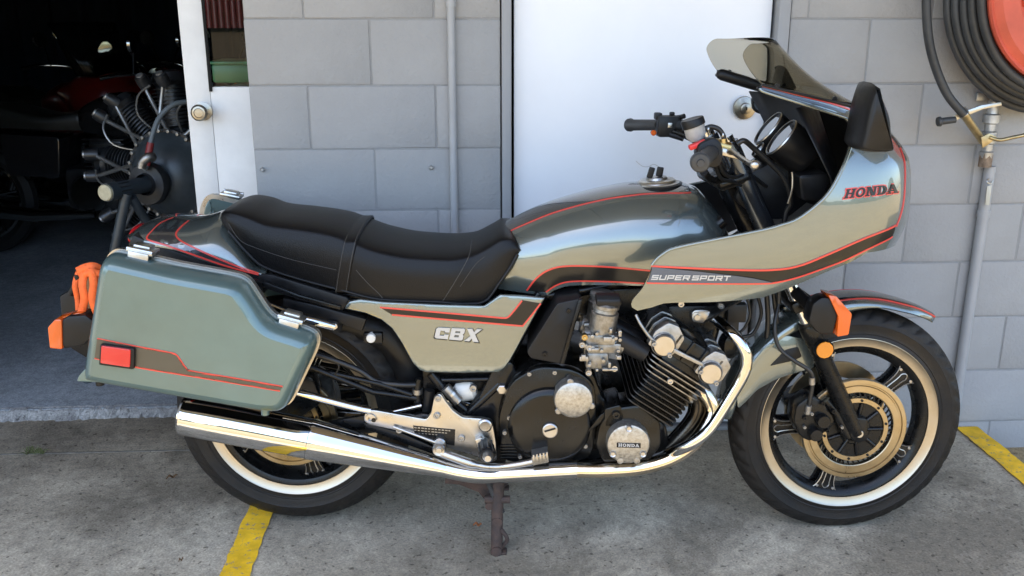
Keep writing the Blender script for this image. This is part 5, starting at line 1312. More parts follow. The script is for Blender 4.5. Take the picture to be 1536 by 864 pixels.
# rider peg (points at the camera) and its bracket
prism('peg_bracket', round_poly([foot(712, 654), foot(722, 650), foot(730, 656), foot(740, 672), foot(735, 680), foot(722, 676)], .004, 2), -.215, -.19, M_alu, rs, bev=.003)
p0 = A(728, 666, -.20); p1 = A(731, 684, -.285)
peg = tube('foot_peg', [p0, p0.lerp(p1, .05), p0.lerp(p1, .93), p1], [.016, .0195, .0205, .017], M_blkp, bike, seg=20)
for k in range(9):
    a = 2 * math.pi * k / 9; d_ = Vector((math.cos(a) * .0195, 0, math.sin(a) * .0195)); tube('peg_rib', [p0.lerp(p1, .1) + d_, p0.lerp(p1, .92) + d_ * 1.05], .0035, M_blkp, peg, seg=6)
tube('peg_tip', [p1, p1 + (p1 - p0).normalized() * .012, p1 + (p1 - p0).normalized() * .02], [.014, .012, .008], M_alu, peg, seg=16)
# passenger peg lever and brake pedal
lathe('pedal_pivot', [(.02, .018), (-.012, .018), (-.016, .015), (-.014, .009), (-.018, .007), (-.018, 0)], A(659, 672, -.215), M_alu, bike, seg=28)
ped = tube('brake_pedal', smooth_path([A(654, 676, -.215), A(680, 686, -.225), A(715, 697, -.232), A(745, 700, -.235), A(775, 697, -.238), A(800, 692, -.24)], 6), [.012] * 12 + [.009] * 19, M_alu, bike, seg=14)
pdp = prism('pedal_pad', round_poly([A2(797, 682, -.25), A2(822, 677, -.25), A2(823, 690, -.25), A2(799, 695, -.25)], .003, 2), -.265, -.215, M_cast, ped, bev=.002)
for i in range(5): prism('pad_tooth', [A2(799 + i * 5, 682 - i, -.266), A2(801.5 + i * 5, 681.5 - i, -.266), A2(802 + i * 5, 693.5 - i * .8, -.266), A2(799.5 + i * 5, 694 - i * .8, -.266)], -.269, -.264, M_alu, ped, bev=.0008)
tube('brake_rod', [A(590, 640, -.20), A(655, 664, -.212)], .004, M_steel, bike, seg=8)
lathe('passenger_peg_boss', [(.015, .016), (-.008, .016), (-.011, .013), (-.011, 0)], A(660, 664, -.205), M_alu, bike, seg=20)
# chrome brace tubes
tube('bag_brace', smooth_path([A(430, 582, -.20), A(448, 589, -.20), A(500, 603, -.195), A(540, 613, -.19), A(556, 616, -.187)], 5), .0105, M_chrome, bike, seg=14)
tube('exhaust_strut', [A(572, 622, -.16), A(632, 608, -.14)], .006, M_chrome, bike, seg=10)
prism('muffler_hanger', [A2(492, 632, -.18), A2(560, 620, -.18), A2(556, 640, -.18), A2(520, 640, -.18)], -.185, -.17, M_blk, bike, bev=.003)
prism('heat_shield', [A2(545, 634, -.19), A2(600, 649, -.19), A2(662, 676, -.19), A2(655, 684, -.19), A2(548, 644, -.19)], -.19, -.17, M_blk, bike, bev=.003)
# ------------------------------------------------------------------ exhaust
MY = -.225
def mpt(u, v, dy=0): return A(u, v, MY + dy)
mc = [mpt(275, 621), mpt(281, 622.5), mpt(465, 658), mpt(470, 659.2), mpt(560, 679), mpt(671, 704)]
mr = [.049, .0545, .0535, .0520, .041, .0225]
muf = tube('muffler', [mc[0] + (mc[0]-mc[1]).normalized() * .0] + mc[0:0] + [mc[1]] + [mc[1].lerp(mc[2], t) for t in (.3, .7)] + [mc[2]], [mr[0], mr[1], mr[1], .054, mr[2]], M_chrome, bike, seg=48)
axm = (mc[0] - mc[2]).normalized()
lathe('muffler_end_cap', [(-.006, .0535), (.008, .053), (.014, .048), (.016, .040), (.012, .038), (-.02, .036), (-.02, 0)], mc[1], M_chrome, muf, axis=axm, seg=48)
tube('muffler_outlet', [mc[1] + axm * -.01, mc[1] + axm * .02], .016, M_blk, muf, seg=20)
tube('muffler_cone', [mc[2] - axm * .001, mc[2] - axm * .006, mc[3] - axm * .01, mc[4], mc[5]], [.0545, .0545, .053, .0405, .0225], M_chrome, muf, seg=48)
pl2 = smooth_path([mpt(668, 703), mpt(690, 708), mpt(720, 712), mpt(760, 711), mpt(864, 705, .0)], 6)
tube('exhaust_sleeve', pl2, [.0235] * len(pl2), M_chrome, muf, seg=28)
tube('sleeve_ring', [pl2[-1] - Vector((.004, 0, 0)), pl2[-1] + Vector((.002, 0, 0))], .0245, M_chrome, muf, seg=28)
col_path = smooth_path([mpt(862, 705), mpt(910, 705), mpt(960, 701, .01), mpt(1005, 688, .02), mpt(1040, 665, .03), mpt(1062, 635, .04), mpt(1068, 612, .05), mpt(1056, 590, .055), mpt(1040, 578, .06)], 6)
tube('header_pipe', col_path, [.0205] * len(col_path), mat('heat_tinted_chrome', (.66, .58, .46), .12, 1.0, var=.12, scale=9, rvar=.06), bike, seg=24)
M_dkpipe = mat('dark_header', (.07, .062, .052), .28, .9, var=.4, scale=14, rvar=.1)  # inner header pipes in a darker metal tone
for i, (yy) in enumerate((-.155, -.075)):
    dx = i * 5
    tube('header_pipe', smooth_path([A(1030 - dx, 590, yy), A(1046 - dx, 600, yy), A(1044 - dx, 625, yy), A(1020 - dx, 655, yy), A(985, 682, yy), A(930, 696, yy - .03), A(870, 703, yy - .04)], 6), .0195, M_dkpipe, bike, seg=18)
for yy in (.075, .155, .225):
    tube('header_pipe', smooth_path([A(1030, 590, yy), A(1046, 600, yy), A(1044, 625, yy), A(1020, 655, yy), A(985, 682, yy), A(930, 696, yy), A(870, 703, yy)], 5), .0195, M_chrome, bike, seg=14)
# left silencer, mirrored
mu2 = tube('muffler', [Vector((p.x, -p.y, p.z)) for p in [mc[1], mc[2], mc[3], mc[4], mc[5]]] + [Vector((q.x, -q.y, q.z)) for q in pl2[6::6]], [mr[1], .054, .053, .0405, .0225] + [.0235] * len(pl2[6::6]), M_chrome, bike, seg=32)
# crash bar
cbp = smooth_path([A(1062, 472, -.10), A(1075, 480, -.16), A(1095, 497, -.235), A(1112, 516, -.262), A(1120, 538, -.268), A(1115, 562, -.268), A(1092, 602, -.266), A(1066, 642, -.262), A(1040, 664, -.255), A(1020, 674, -.235), A(1002, 680, -.19)], 6)
crb = tube('crash_bar', cbp, .0145, M_chrome, bike, seg=20); tube('crash_bar', mirrored(cbp), .0145, M_chrome, bike, seg=14)
prism('crash_bar_bracket', round_poly([A2(1036, 470, -.13), A2(1042, 464, -.13), A2(1062, 464, -.13), A2(1070, 470, -.13), A2(1066, 482, -.13), A2(1050, 484, -.13), A2(1038, 482, -.13)], .006, 3), -.135, -.118, M_alu, crb, bev=.003)
lathe('bracket_bolt', [(.0, .013), (-.004, .013), (-.005, .008), (-.010, .0075), (-.010, 0)], A(1045, 475, -.135), M_steel, crb, seg=16)
# horn and wiring between fairing and fork
lathe('horn', [(-.02, 0), (-.02, .03), (-.01, .04), (.01, .04), (.02, .02), (.02, 0)], A(1096, 515, -.08), M_blk, bike, axis=(.6, -.7, 0), seg=24)
box('wiring_plug', A(1104, 468, -.12), (.05, .03, .05), M_blkp, bike, bev=.004); box('wiring_plug', A(1098, 490, -.11), (.03, .03, .06), M_blkp, bike, bev=.004)
for px, yy, r in (([(1120, 445), (1125, 470), (1118, 490), (1108, 500)], -.06, .004), ([(1135, 440), (1142, 470), (1130, 500), (1112, 505)], -.02, .005), ([(1150, 440), (1152, 480), (1150, 510)], -.05, .007), ([(1160, 440), (1166, 480), (1175, 500), (1190, 510)], -.03, .006), ([(1098, 495), (1108, 510), (1112, 530)], .04, .004)):
    tube('cable', smooth_path([A(u, v, yy) for u, v in px], 5), r, M_cable, bike, seg=8)
box('lower_yoke', S(1182, 440, 0), (.06, .25, .035), M_blk, bike, bev=.01, M=STEER, rot=Matrix.Rotation(R(-27), 3, 'Y'))
# ------------------------------------------------------------------ bars, controls and instruments
ty_ = S(1084, 262, 0); box('top_yoke', ty_, (.085, .25, .03), M_blk, bike, bev=.01, M=STEER, rot=Matrix.Rotation(R(-20), 3, 'Y'))
rbar = [S(1094, 262, -.10), S(1086, 262, -.13), S(1074, 238, -.22), S(1068, 232, -.26)]
hb = tube('handlebar', smooth_path(rbar, 5), .0115, M_blk, bike, seg=14, M=STEER)
tube('bar_clamp', smooth_path([S(1056, 258, -.24), S(1064, 268, -.20), S(1078, 270, -.14), S(1090, 262, -.11)], 5), .010, M_cast if 0 else M_blk, hb, seg=12)
g0, g1 = S(1070, 226, -.225), S(1050, 243, -.365)
tube('throttle_grip', [g0, g0.lerp(g1, .02), g0.lerp(g1, .95), g1], [.015, .0185, .0185, .0165], M_rubberhose, hb, seg=24)
lathe('bar_end', [(.004, .0225), (-.006, .0225), (-.010, .019), (-.011, .009), (-.016, .008), (-.016, 0)], g1, M_rubberhose, hb, axis=(.12, 1, .1), seg=24)
hs = prism('throttle_housing', round_poly([S2(1042, 214, -.22), S2(1066, 203, -.22), S2(1078, 212, -.22), S2(1080, 238, -.22), S2(1072, 250, -.22), S2(1050, 248, -.22), S2(1040, 230, -.22)], .012, 4), -.255, -.21, M_blkp, hb, bev=.008)
box('kill_switch', S(1046, 217, -.235), (.042, .02, .013), mat('red_switch', (.65, .03, .025), .4), hb, bev=.004, rot=Matrix.Rotation(R(-22), 3, 'Y'))
rv = S(1043, 197, -.20)
tube('brake_reservoir', [S(1046, 210, -.20), S(1044, 203, -.20), S(1040, 186, -.20)], [.016, .024, .025], mat('reservoir_plastic', (.45, .44, .42), .3, trans=.3, var=.15, scale=20), hb, seg=24)
tube('reservoir_cap', [S(1041, 189, -.20), S(1038, 180, -.20), S(1037.5, 178, -.20)], [.028, .028, .026], M_blkp, hb, seg=24)
from_bm('master_cylinder', join_bm([tube_bm([S(1072, 216, -.20), S(1094, 222, -.20)], .014, 16), tube_bm([S(1083, 208, -.20), S(1084, 220, -.20)], .012, 12), box_bm(S(1078, 226, -.205), (.03, .03, .02), .004)]), M_brassp, hb)
lev = tube('brake_lever', smooth_path([S(1088, 228, -.20), S(1098, 228, -.235), S(1110, 236, -.29), S(1124, 245, -.36), S(1131, 247, -.395)], 5), [.008] * 6 + [.006] * 15, M_alu, hb, seg=12)
lathe('lever_ball', [(-.011, 0), (-.009, .006), (-.005, .0098), (0, .011), (.005, .0098), (.009, .006), (.011, 0)], S(1131.5, 247, -.40), M_alu, hb, seg=16)
box('lever_perch', S(1094, 230, -.212), (.045, .022, .018), M_alu, hb, bev=.004, rot=Matrix.Rotation(R(15), 3, 'Y'))
tube('reservoir_hose', smooth_path([S(1056, 194, -.20), S(1066, 190, -.20), S(1078, 194, -.20), S(1085, 204, -.20), S(1086, 212, -.20)], 6), .0062, M_cable, hb, seg=12)
for (u, v) in ((1061, 193.5), (1083, 202)): tube('hose_clip', [S(u - .8, v, -.20), S(u + 1.4, v + .5, -.20)], .0078, M_steel, hb, seg=12)
tube('brake_hose_upper', smooth_path([S(1106, 216, -.17), S(1116, 211, -.17), S(1130, 222, -.15), S(1150, 240, -.14), S(1172, 262, -.13), S(1184, 286, -.12), S(1186, 306, -.11), S(1178, 325, -.10), S(1170, 400, -.09), S(1168, 455, -.09)], 6), .0068, M_cable, hb, seg=10)
tube('throttle_cable', smooth_path([S(1076, 240, -.22), S(1086, 260, -.19), S(1102, 266, -.15), S(1124, 262, -.10), S(1150, 280, -.06)], 6), .0045, M_cable, hb, seg=8)
tube('throttle_cable', smooth_path([S(1072, 246, -.22), S(1082, 268, -.18), S(1104, 274, -.13), S(1130, 290, -.08)], 6), .0045, M_cable, hb, seg=8)
# left bar
l0, l1 = S(988, 187.5, .265), S(943, 187.5, .375)
tube('handlebar', smooth_path([S(1085, 240, .10), S(1060, 222, .13), S(1030, 203, .19), S(988, 190, .265)], 5), .0115, M_blk, hb, seg=12)
tube('left_grip', [l0, l0.lerp(l1, .9), l0.lerp(l1, .93), l1], [.0155, .0165, .020, .019], M_rubberhose, hb, seg=20)
from_bm('left_switchgear', join_bm([box_bm(S(1001, 189, .24), (.062, .05, .06), .008), box_bm(S(987, 174, .25), (.02, .03, .02), .004), tube_bm([S(1000, 178, .23), S(1020, 176, .23), S(1027, 174, .22)], .007, 8), box_bm(S(1008, 171, .24), (.014, .014, .012), .003), box_bm(S(1018, 190, .23), (.035, .03, .04), .006), tube_bm([S(1005, 202, .22), S(1025, 208, .20)], .008, 8)]), M_blkp, hb)
lathe('horn_button', [(0, .008), (-.01, .008), (-.012, .006), (-.012, 0)], S(979.5, 199, .235), M_amber, hb, seg=14)
box('switch_plate', S(1005, 188, .21), (.012, .004, .014), M_steel, hb, bev=.001)
# gauges
def gauge(u, v, y, r, dep):
    ax_ = Vector((-.80, 0, .60)); p = A(u, v, y)
    o = lathe('instrument', [(-dep, 0), (-dep, r * .8), (-dep * .8, r * .97), (-.004, r), (.004, r), (.007, r * .97), (.007, r * .88), (.003, r * .86)], p, M_blkp, fair, axis=ax_, seg=40)
    lathe('gauge_face', [(.0035, r * .865), (.0036, 0)], p, M_gface, fair, axis=ax_, seg=40)
    lathe('chrome_bezel', [(.0045, r * 1.005), (.0075, r * .975), (.0065, r * .95)], p, M_steel, fair, axis=ax_, seg=40)
gauge(1174, 208, -.085, .054, .085); gauge(1154, 194, .055, .052, .07); gauge(1139, 226, -.01, .022, .04); gauge(1165, 214, .0, .026, .05)
prism('instrument_bracket', round_poly([A2(1120, 262, -.05), A2(1165, 240, -.05), A2(1215, 240, -.05), A2(1250, 235, -.05), A2(1230, 290, -.05), A2(1180, 330, -.05), A2(1140, 330, -.05), A2(1100, 300, -.05)], .02, 3), -.05, .05, M_blkp, bike, bev=.01)
prism('fuse_box', round_poly([A2(1196, 262, -.14), A2(1240, 258, -.14), A2(1245, 272, -.14), A2(1230, 300, -.14), A2(1200, 300, -.14)], .01, 3), -.15, .15, M_blkp, bike, bev=.008)
tube('choke_cable', smooth_path([A(1188, 258, -.14), A(1189, 266, -.14), A(1188, 285, -.14), A(1182, 305, -.13)], 4), .003, M_steel, bike, seg=8)
# ------------------------------------------------------------------ centre stand
def stand():
    out = []
    for s in (-1, 1):
        top = Vector((A(747, 706, -.15).x, s * .15, A(747, 706, -.15).z)); f0 = gnd(745, 829); f_ = BIKE_I @ f0; foot_ = Vector((f_.x, s * abs(f_.y), .014))
        mid = top.lerp(foot_, .45)
        bms = [tube_bm([top, mid, foot_], [.019, .0165, .016], 14), lathe_bm([(-.02, 0), (-.02, .014), (.02, .014), (.02, 0)], foot_ + Vector((0, 0, .0)), seg=14), box_bm(foot_ + Vector((.006, 0, -.009)), (.045, .03, .008), .003), tube_bm(smooth_path([foot_ + Vector((.012, s * -.004, .0)), foot_ + Vector((.03, s * .0, .028)), foot_ + Vector((.012, s * .0, .06))], 4), .006, 8),
               tube_bm([mid + Vector((-.035, 0, .02)), mid + Vector((.035, 0, .02))], .011, 10), lathe_bm([(-.012, 0), (-.012, .014), (.012, .014), (.012, 0)], mid + Vector((0, -.01, -.04)), seg=12)]
        out += bms
    out.append(tube_bm([Vector((A(735, 760, -.13).x, -.17, A(735, 760, -.17).z)), Vector((A(735, 760, -.13).x, .17, A(735, 760, -.17).z))], .012, 10))
    out.append(prism_bm([A2(668, 714, -.12), A2(735, 712, -.12), A2(748, 735, -.12), A2(738, 760, -.12), A2(718, 735, -.12), A2(690, 724, -.12), A2(668, 722, -.12)], -.135, -.105, .003))
    o = from_bm('centre_stand', join_bm(out), M_rust, bike)
    a, b = A(731, 716, -.16), A(752, 768, -.165); pts = []; n = 26 * 8
    for i in range(n + 1):
        t = i / n; q = a.lerp(b, t); an = t * 26 * 2 * math.pi; d_ = (b - a).normalized(); e1 = d_.cross(Vector((0, 1, 0))).normalized(); pts.append(q + (e1 * math.cos(an) + Vector((0, 1, 0)) * math.sin(an)) * .0085)
    tube('return_spring', pts, .0024, mat('dark_spring_steel', (.07, .065, .06), .5, .6), o, seg=5)
stand()
# orange ratchet strap bundled behind the bag: a thing of its own resting on the rack
st = empty('ratchet_strap', M=BIKE); tag(st, 'orange ratchet strap bundled on the rear rack behind the saddlebag', 'strap')
M_strap = mat('orange_webbing', (.80, .13, .02), .7, var=.2, scale=30, bump=.4, bscale=200)
def web(px, y, w, name='webbing', m=M_strap):
    sp = smooth_path([A(u, v, yy) for (u, v), yy in zip(px, y)], 6); v = []; f = []
    for i, p in enumerate(sp):
        t = (sp[min(i+1, len(sp)-1)] - sp[max(i-1, 0)]).normalized(); s_ = t.cross(Vector((0, -1, .2))).normalized() * w * .5; v += [p + s_, p - s_]
    for i in range(len(sp) - 1): f.append((2*i, 2*i+1, 2*i+3, 2*i+2))
    o = make(name, v, f, m, st, angle=60); o.modifiers.new('thickness', 'SOLIDIFY').thickness = .003
web([(130, 404), (124, 425), (127, 450), (121, 474)], [-.19, -.20, -.20, -.19], .020)
web([(137, 402), (141, 425), (139, 448), (146, 470)], [-.205, -.21, -.205, -.20], .020)
web([(146, 408), (151, 428), (149, 446), (143, 462)], [-.18, -.19, -.19, -.18], .018)
web([(118, 408), (113, 428), (117, 450), (118, 472)], [-.16, -.17, -.16, -.16], .014)
web([(117, 408), (130, 402), (143, 401), (157, 409)], [-.18, -.20, -.20, -.18], .024)
web([(122, 416), (134, 409), (148, 410), (156, 417)], [-.19, -.205, -.205, -.19], .016)
web([(134, 412), (138, 440), (142, 472)], [-.165, -.17, -.165], .028, 'inner_webbing', mat('tan_webbing', (.28, .15, .06), .8, var=.2))
tube('ratchet_handle', [A(108, 440, -.15), A(116, 425, -.16), A(118, 412, -.16)], .011, M_blkp, st, seg=10)
tube('ratchet_bar', [A(122, 405, -.17), A(154, 403, -.17)], .004, M_brassp, st, seg=8)

# ================================================================== INSIDE THE WORKSHOP
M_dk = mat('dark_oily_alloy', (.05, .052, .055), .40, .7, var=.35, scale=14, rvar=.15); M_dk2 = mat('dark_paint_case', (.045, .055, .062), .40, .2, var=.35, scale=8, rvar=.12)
M_rodc = mat('pushrod_tube', (.30, .30, .29), .38, .8, var=.25, scale=20); M_cream = mat('cream_cap', (.48, .42, .27), .5, var=.15, scale=30); M_redp = mat('red_hose_end', (.20, .02, .02), .5)
# radial aircraft engine on its stand
RE = Vector((-1.20, 1.42, .80)); ax = Vector((-.82, -.55, .06)).normalized()
rad = empty('radial_engine', (RE.x, RE.y, .035)); tag(rad, 'dark radial aircraft engine with pushrod tubes on a workshop stand', 'engine')
RI = Matrix.Translation((-RE.x, -RE.y, -.035))
def rpart(o): o.parent = rad; o.matrix_basis = RI; return o
ax = Vector((-.30, -.95, .02)).normalized(); e2 = Vector((0, 0, 1)); e1 = e2.cross(ax).normalized(); e2 = ax.cross(e1).normalized()
def rl(r, a, h): return RE + e1 * (r * math.cos(a)) + e2 * (r * math.sin(a)) + ax * h
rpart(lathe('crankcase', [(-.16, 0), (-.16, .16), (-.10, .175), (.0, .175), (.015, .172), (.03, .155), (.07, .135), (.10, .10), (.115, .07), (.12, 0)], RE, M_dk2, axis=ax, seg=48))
rpart(lathe('flange_ring', [(.0, .165), (.0, .185), (.014, .185), (.014, .165)], RE, M_dk, axis=ax, seg=48, closed=True))
for i in range(26):
    a = 2 * math.pi * i / 26; q = rl(.178, a, .018); rpart(lathe('flange_bolt', [(-.004, .0075), (.012, .0075), (.013, 0)], q, M_rodc, axis=ax, seg=6))
for i in range(9):
    a = math.pi / 2 + 2 * math.pi * i / 9 + .12
    d = (e1 * math.cos(a) + e2 * math.sin(a)); b0 = RE + d * .16 - ax * .11
    prof = [(0, .05), (.02, .055)]
    for k in range(11): prof += [(.03 + k * .015, .075), (.034 + k * .015, .075), (.035 + k * .015, .058), (.044 + k * .015, .058)]
    prof += [(.21, .07), (.245, .06), (.255, .03), (.256, 0)]
    cy = rpart(lathe('cylinder', prof, b0, M_dk, axis=d, seg=28))
    tdir = d.cross(ax).normalized()
    for s in (-1, 1):
        p0 = rl(.165, a + s * .16, .0); p1 = RE + d * .36 + tdir * s * .045 + ax * .0
        tube('pushrod_tube', [p0, p0.lerp(p1, .1), p0.lerp(p1, .12), p1], [.013, .013, .0085, .0085], M_rodc, cy, seg=10)
        rb = p1 + d * .02; lathe('rocker_box', [(-.03, 0), (-.03, .024), (.0, .027), (.022, .024), (.026, .01), (.026, 0)], rb, M_dk, cy, axis=(d * .8 + ax * .5), seg=14)
        lathe('rocker_cap', [(.0, .015), (.008, .015), (.010, 0)], rb + (d * .8 + ax * .5).normalized() * .022, M_galv, cy, axis=(d * .8 + ax * .5), seg=12)
    tube('ignition_lead', smooth_path([rl(.17, a + .22, -.02), rl(.26, a + .3, .03), rl(.33, a + .18, .03), rl(.36, a + .05, .0)], 4), .004, M_rodc, cy, seg=6)
# nose case with propeller shaft and cream cap
nb = wal(215, 285, 1.2); sh0 = wal(222, 276, 1.25); sh1 = wal(158, 289, 1.02)
rpart(lathe('nose_flange', [(-.12, .03), (-.02, .085), (.0, .085), (.012, .08), (.014, .045), (.03, .04)], sh0, M_dk, axis=(sh1 - sh0), seg=32))
shd = (sh1 - sh0).normalized(); L = (sh1 - sh0).length
rpart(tube('propeller_shaft', [sh0, sh0 + shd * L * .55, sh0 + shd * L * .56, sh1 - shd * .006], [.032, .030, .036, .034], M_dk2, seg=28))
rpart(lathe('shaft_cap', [(-.008, .030), (.004, .030), (.007, .026), (.007, 0)], sh1, M_cream, axis=shd, seg=28))
for i in range(14):
    a = 2 * math.pi * i / 14; s1 = shd.cross(Vector((0, 0, 1))).normalized(); s2 = s1.cross(shd); rpart(tube('spline', [sh0 + shd * L * .58 + (s1 * math.cos(a) + s2 * math.sin(a)) * .036, sh0 + shd * L * .8 + (s1 * math.cos(a) + s2 * math.sin(a)) * .035], .003, M_dk, seg=5))
rpart(tube('oil_hose', smooth_path([wal(217, 255, 1.22), wal(222, 240, 1.22), wal(228, 205, 1.24), wal(240, 175, 1.27), wal(262, 156, 1.3), wal(290, 152, 1.35)], 6), .010, mat('grey_hose', (.12, .14, .15), .5), seg=10))
rpart(tube('hose_fitting', [wal(220, 248, 1.215), wal(226, 214, 1.23)], .014, M_redp, seg=12))
rpart(tube('intake_elbow', smooth_path([wal(212, 252, 1.2), wal(214, 243, 1.2), wal(222, 236, 1.2), wal(230, 236, 1.22)], 4), .018, M_cast, seg=12))
# stand legs
lg0 = wal(190, 290, 1.08); 
rpart(tube('stand_leg', [lg0, (wal(130, 455, 1.08).x - .03, 1.06, .035)], .020, M_dk2, seg=14))
rpart(tube('stand_leg', [wal(198, 296, 1.12), (wal(255, 420, 1.3).x + .12, 1.5, .035)], .018, M_dk2, seg=14))
rpart(tube('stand_leg', [RE + Vector((0, .1, -.1)), (RE.x, RE.y + .45, .035)], .02, M_dk2, seg=14))
rpart(tube('stand_leg', [RE + Vector((.1, .0, -.1)), (RE.x + .35, RE.y - .1, .035)], .02, M_dk2, seg=14))
rpart(box('stand_mount', RE + Vector((0, .16, -.06)), (.3, .06, .3), M_dk2, bev=.01))

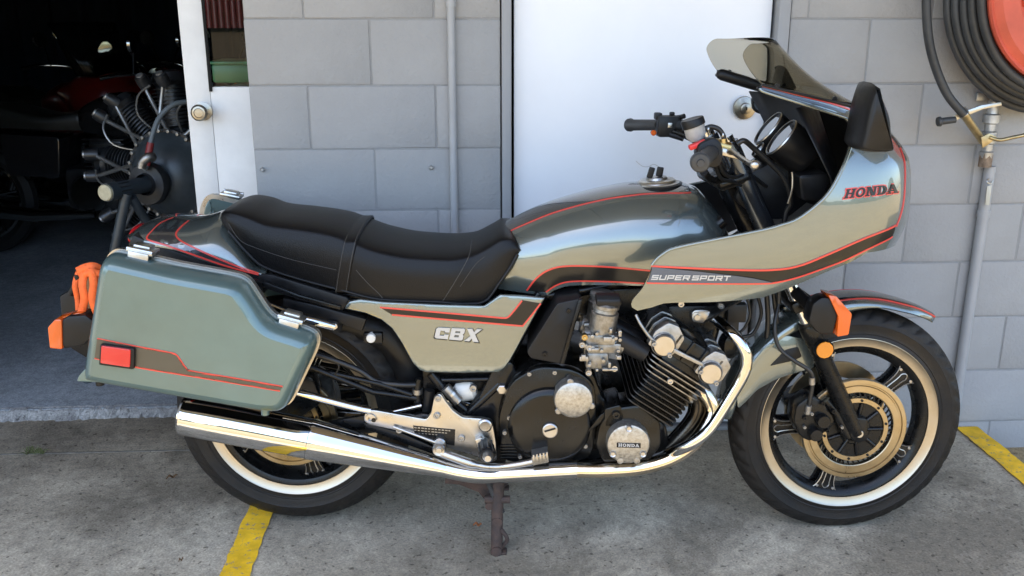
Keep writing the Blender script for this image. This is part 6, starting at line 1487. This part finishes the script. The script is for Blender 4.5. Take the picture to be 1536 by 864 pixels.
# stored motorcycles, dark in the back
def stored_bike(loc, rz, paint, label, screen=False, seatc=None, headlight=True, topbox=False):
    b = empty('stored_motorcycle', loc); b.rotation_euler = (0, 0, rz); tag(b, label, 'motorcycle', 'motorcycles stored inside the workshop')
    m_t = mat('stored_tyre', (.006, .006, .006), .7); m_c = mat('stored_chrome', (.38, .38, .36), .16, 1.0); m_s = mat('stored_vinyl', (.014, .014, .012), .4, var=.2)
    for nm, x in (('front_wheel', .72), ('rear_wheel', -.72)):
        w = lathe(nm, [(-.03, .25), (-.045, .285), (-.03, .325), (0, .335), (.03, .325), (.045, .285), (.03, .25)], (x, 0, .335), m_t, b, seg=40, closed=True)
        lathe('rim', [(-.025, .25), (-.028, .235), (.028, .235), (.025, .25)], (x, 0, .335), m_c, w, seg=40, closed=True)
        from_bm('spokes', join_bm([tube_bm([(x, 0, .335), (x + .24 * math.cos(k * .6283 + .2), 0, .335 + .24 * math.sin(k * .6283 + .2))], .008, 5) for k in range(10)]), m_c, w)
        lathe('hub', [(-.05, 0), (-.05, .05), (.05, .05), (.05, 0)], (x, 0, .335), M_dk, w, seg=20)
    for s in (-1, 1):
        tube('fork_leg', [(.72, s * .09, .335), (.50, s * .09, .86)], .02, m_c, b, seg=10); tube('muffler', [(.05, s * .2, .28), (-.3, s * .22, .28), (-.85, s * .22, .34)], [.02, .04, .045], m_c, b, seg=14)
        tube('shock_absorber', [(-.62, s * .14, .36), (-.5, s * .14, .70)], .028, m_c, b, seg=10)
        tube('handlebar', smooth_path([(.46, s * .05, .96), (.46, s * .15, 1.06), (.36, s * .30, 1.08), (.26, s * .38, 1.06)], 5), .012, m_c, b, seg=8)
        lathe('mirror', [(-.008, 0), (-.008, .05), (.006, .045), (.008, 0)], (.44, s * .34, 1.24), m_c, b, axis=(1, 0, 0), seg=20); tube('mirror_stalk', [(.40, s * .27, 1.08), (.44, s * .33, 1.23)], .005, m_c, b, seg=6)
        lathe('indicator', [(-.03, 0), (-.03, .02), (.02, .03), (.025, 0)], (.55, s * .2, .92), M_amber, b, axis=(1, 0, 0), seg=14)
    tk = curve1([(-.10, .80), (0, .90), (.2, .96), (.38, .94), (.46, .84)]); tkb = curve1([(-.1, .76), (.2, .72), (.46, .78)]); tkw = curve1([(-.1, .06), (0, .12), (.25, .15), (.42, .12), (.46, .06)])
    loft_body('fuel_tank', -.10, .46, tk, tkb, tkw, tg, paint, b, nx=20, nq=12)
    se = curve1([(-.78, .82), (-.72, .90), (-.5, .90), (-.2, .84), (-.02, .86), (.0, .80)]); seb = curve1([(-.78, .78), (.0, .75)]); sew = curve1([(-.78, .09), (-.7, .14), (-.3, .15), (0, .11)])
    loft_body('seat', -.78, .0, se, seb, sew, sg, m_s, b, nx=22, nq=12)
    tube('front_fender', [(.72 + .37 * math.cos(a), 0, .335 + .37 * math.sin(a)) for a in [R(40 + 11 * k) for k in range(12)]], .05, paint, b, seg=8)
    tube('rear_fender', [(-.72 + .37 * math.cos(a), 0, .335 + .37 * math.sin(a)) for a in [R(20 + 14 * k) for k in range(11)]], .06, paint, b, seg=8)
    from_bm('engine', join_bm([box_bm((.08, 0, .42), (.42, .34, .26), .05), box_bm((.16, 0, .62), (.2, .42, .2), .03)] + [box_bm((.16, 0, .54 + k * .025), (.24, .46, .006), .002) for k in range(8)]), M_dk, b)
    lathe('engine_cover', [(-.03, 0), (-.03, .09), (.0, .11), (.02, .11)], (.02, -.18, .40), m_c, b, seg=24)
    if headlight: lathe('headlight', [(-.12, 0), (-.10, .06), (-.02, .095), (.0, .095), (.008, .085), (.012, 0)], (.60, 0, .93), m_c, b, axis=(1, 0, 0), seg=28)
    prism('side_panel', round_poly([(-.45, .5), (-.15, .48), (-.12, .72), (-.48, .74)], .03, 3), -.16, .16, paint, b, bev=.01)
    if screen:
        v = []; f = []
        for i in range(13):
            y = -.24 + .48 * i / 12; e = 1 - (y / .26) ** 2
            v += [(.58 + .16 * e, y, 1.02), (.44 + .12 * e, y, 1.22), (.36 + .08 * e, y, 1.34)]
        for i in range(12):
            for j in range(2): a = 3 * i + j; f.append((a, a + 1, a + 4, a + 3))
        o = from_bm('windscreen', fixn(v, f), mat('clear_screen', (.75, .72, .6), .05, trans=1.0, ior=1.15), b, angle=0); o.modifiers.new('thickness', 'SOLIDIFY').thickness = .004
        fz = curve1([(.40, .98), (.55, 1.06), (.72, 1.04), (.84, .95)]); fzb = curve1([(.40, .86), (.6, .70), (.84, .82)]); fww = curve1([(.40, .25), (.6, .27), (.78, .2), (.84, .05)])
        loft_body('fairing', .40, .84, fz, fzb, fww, tg, paint, b, nx=20, nq=12)
    return b
P_red = mat('dark_red_paint', (.10, .006, .004), .3, coat=.3); P_black = mat('gloss_black_paint', (.012, .012, .013), .2, coat=.6); P_mar = mat('maroon_paint', (.09, .008, .008), .25, coat=.5)
stored_bike((-2.75, 4.15, .035), R(-35), P_red, 'red motorcycle with clear windscreen parked inside the dark workshop', True)
stored_bike((-2.16, 3.15, .035), R(-5), P_black, 'black motorcycle with low seat parked beside the radial engine')
stored_bike((-2.0, 4.6, .035), R(-60), P_mar, 'maroon motorcycle with round headlight parked in front of the navy curtain')
stored_bike((-3.9, 4.4, .035), R(-40), P_black, 'black motorcycle parked behind the red one inside the workshop')
stored_bike((-2.35, 5.15, .035), R(-75), P_red, 'red motorcycle without windscreen parked against the navy curtain')
# things seen through the glass of the door leaf
szb = wal(340, 42, 1.9).z
rs_ = empty('roller_shutter', (-.95, 1.9, 1.28)); tag(rs_, 'dark red ribbed shutter panel seen through the door glass', 'shutter')
M_inv = Matrix.Translation((.95, -1.9, -1.28))
for i in range(24):
    o = tube('rib', [(-1.22 + i * .027, 1.9, szb), (-1.22 + i * .027, 1.9, 2.2)], .014, M_redmetal, rs_, seg=8); o.matrix_basis = M_inv
gb = from_bm('green_crate', join_bm([box_bm((0, 0, .035), (.26, .2, .07), .012), box_bm((0, 0, .073), (.28, .22, .012), .005)]), M_green); gb.location = (wal(352, 112, 1.2).x + .07, 1.2, wal(352, 122, 1.2).z); tag(gb, 'green plastic tub on the bench behind the door glass', 'tub')
wb = empty('work_bench', (-.38, 1.25, wal(352, 122, 1.2).z - .9925)); tag(wb, 'grey work bench standing behind the glazed door', 'bench')
box('bench_top', (0, 0, .975), (.9, .5, .035), M_dk, wb, bev=.004)
LZ = .035 - wb.location.z
for sx in (-1, 1):
    for sy in (-1, 1): box('leg', (sx * .4, sy * .2, .48 + LZ / 2), (.05, .05, .96 - LZ), M_dk, wb, bev=.003)
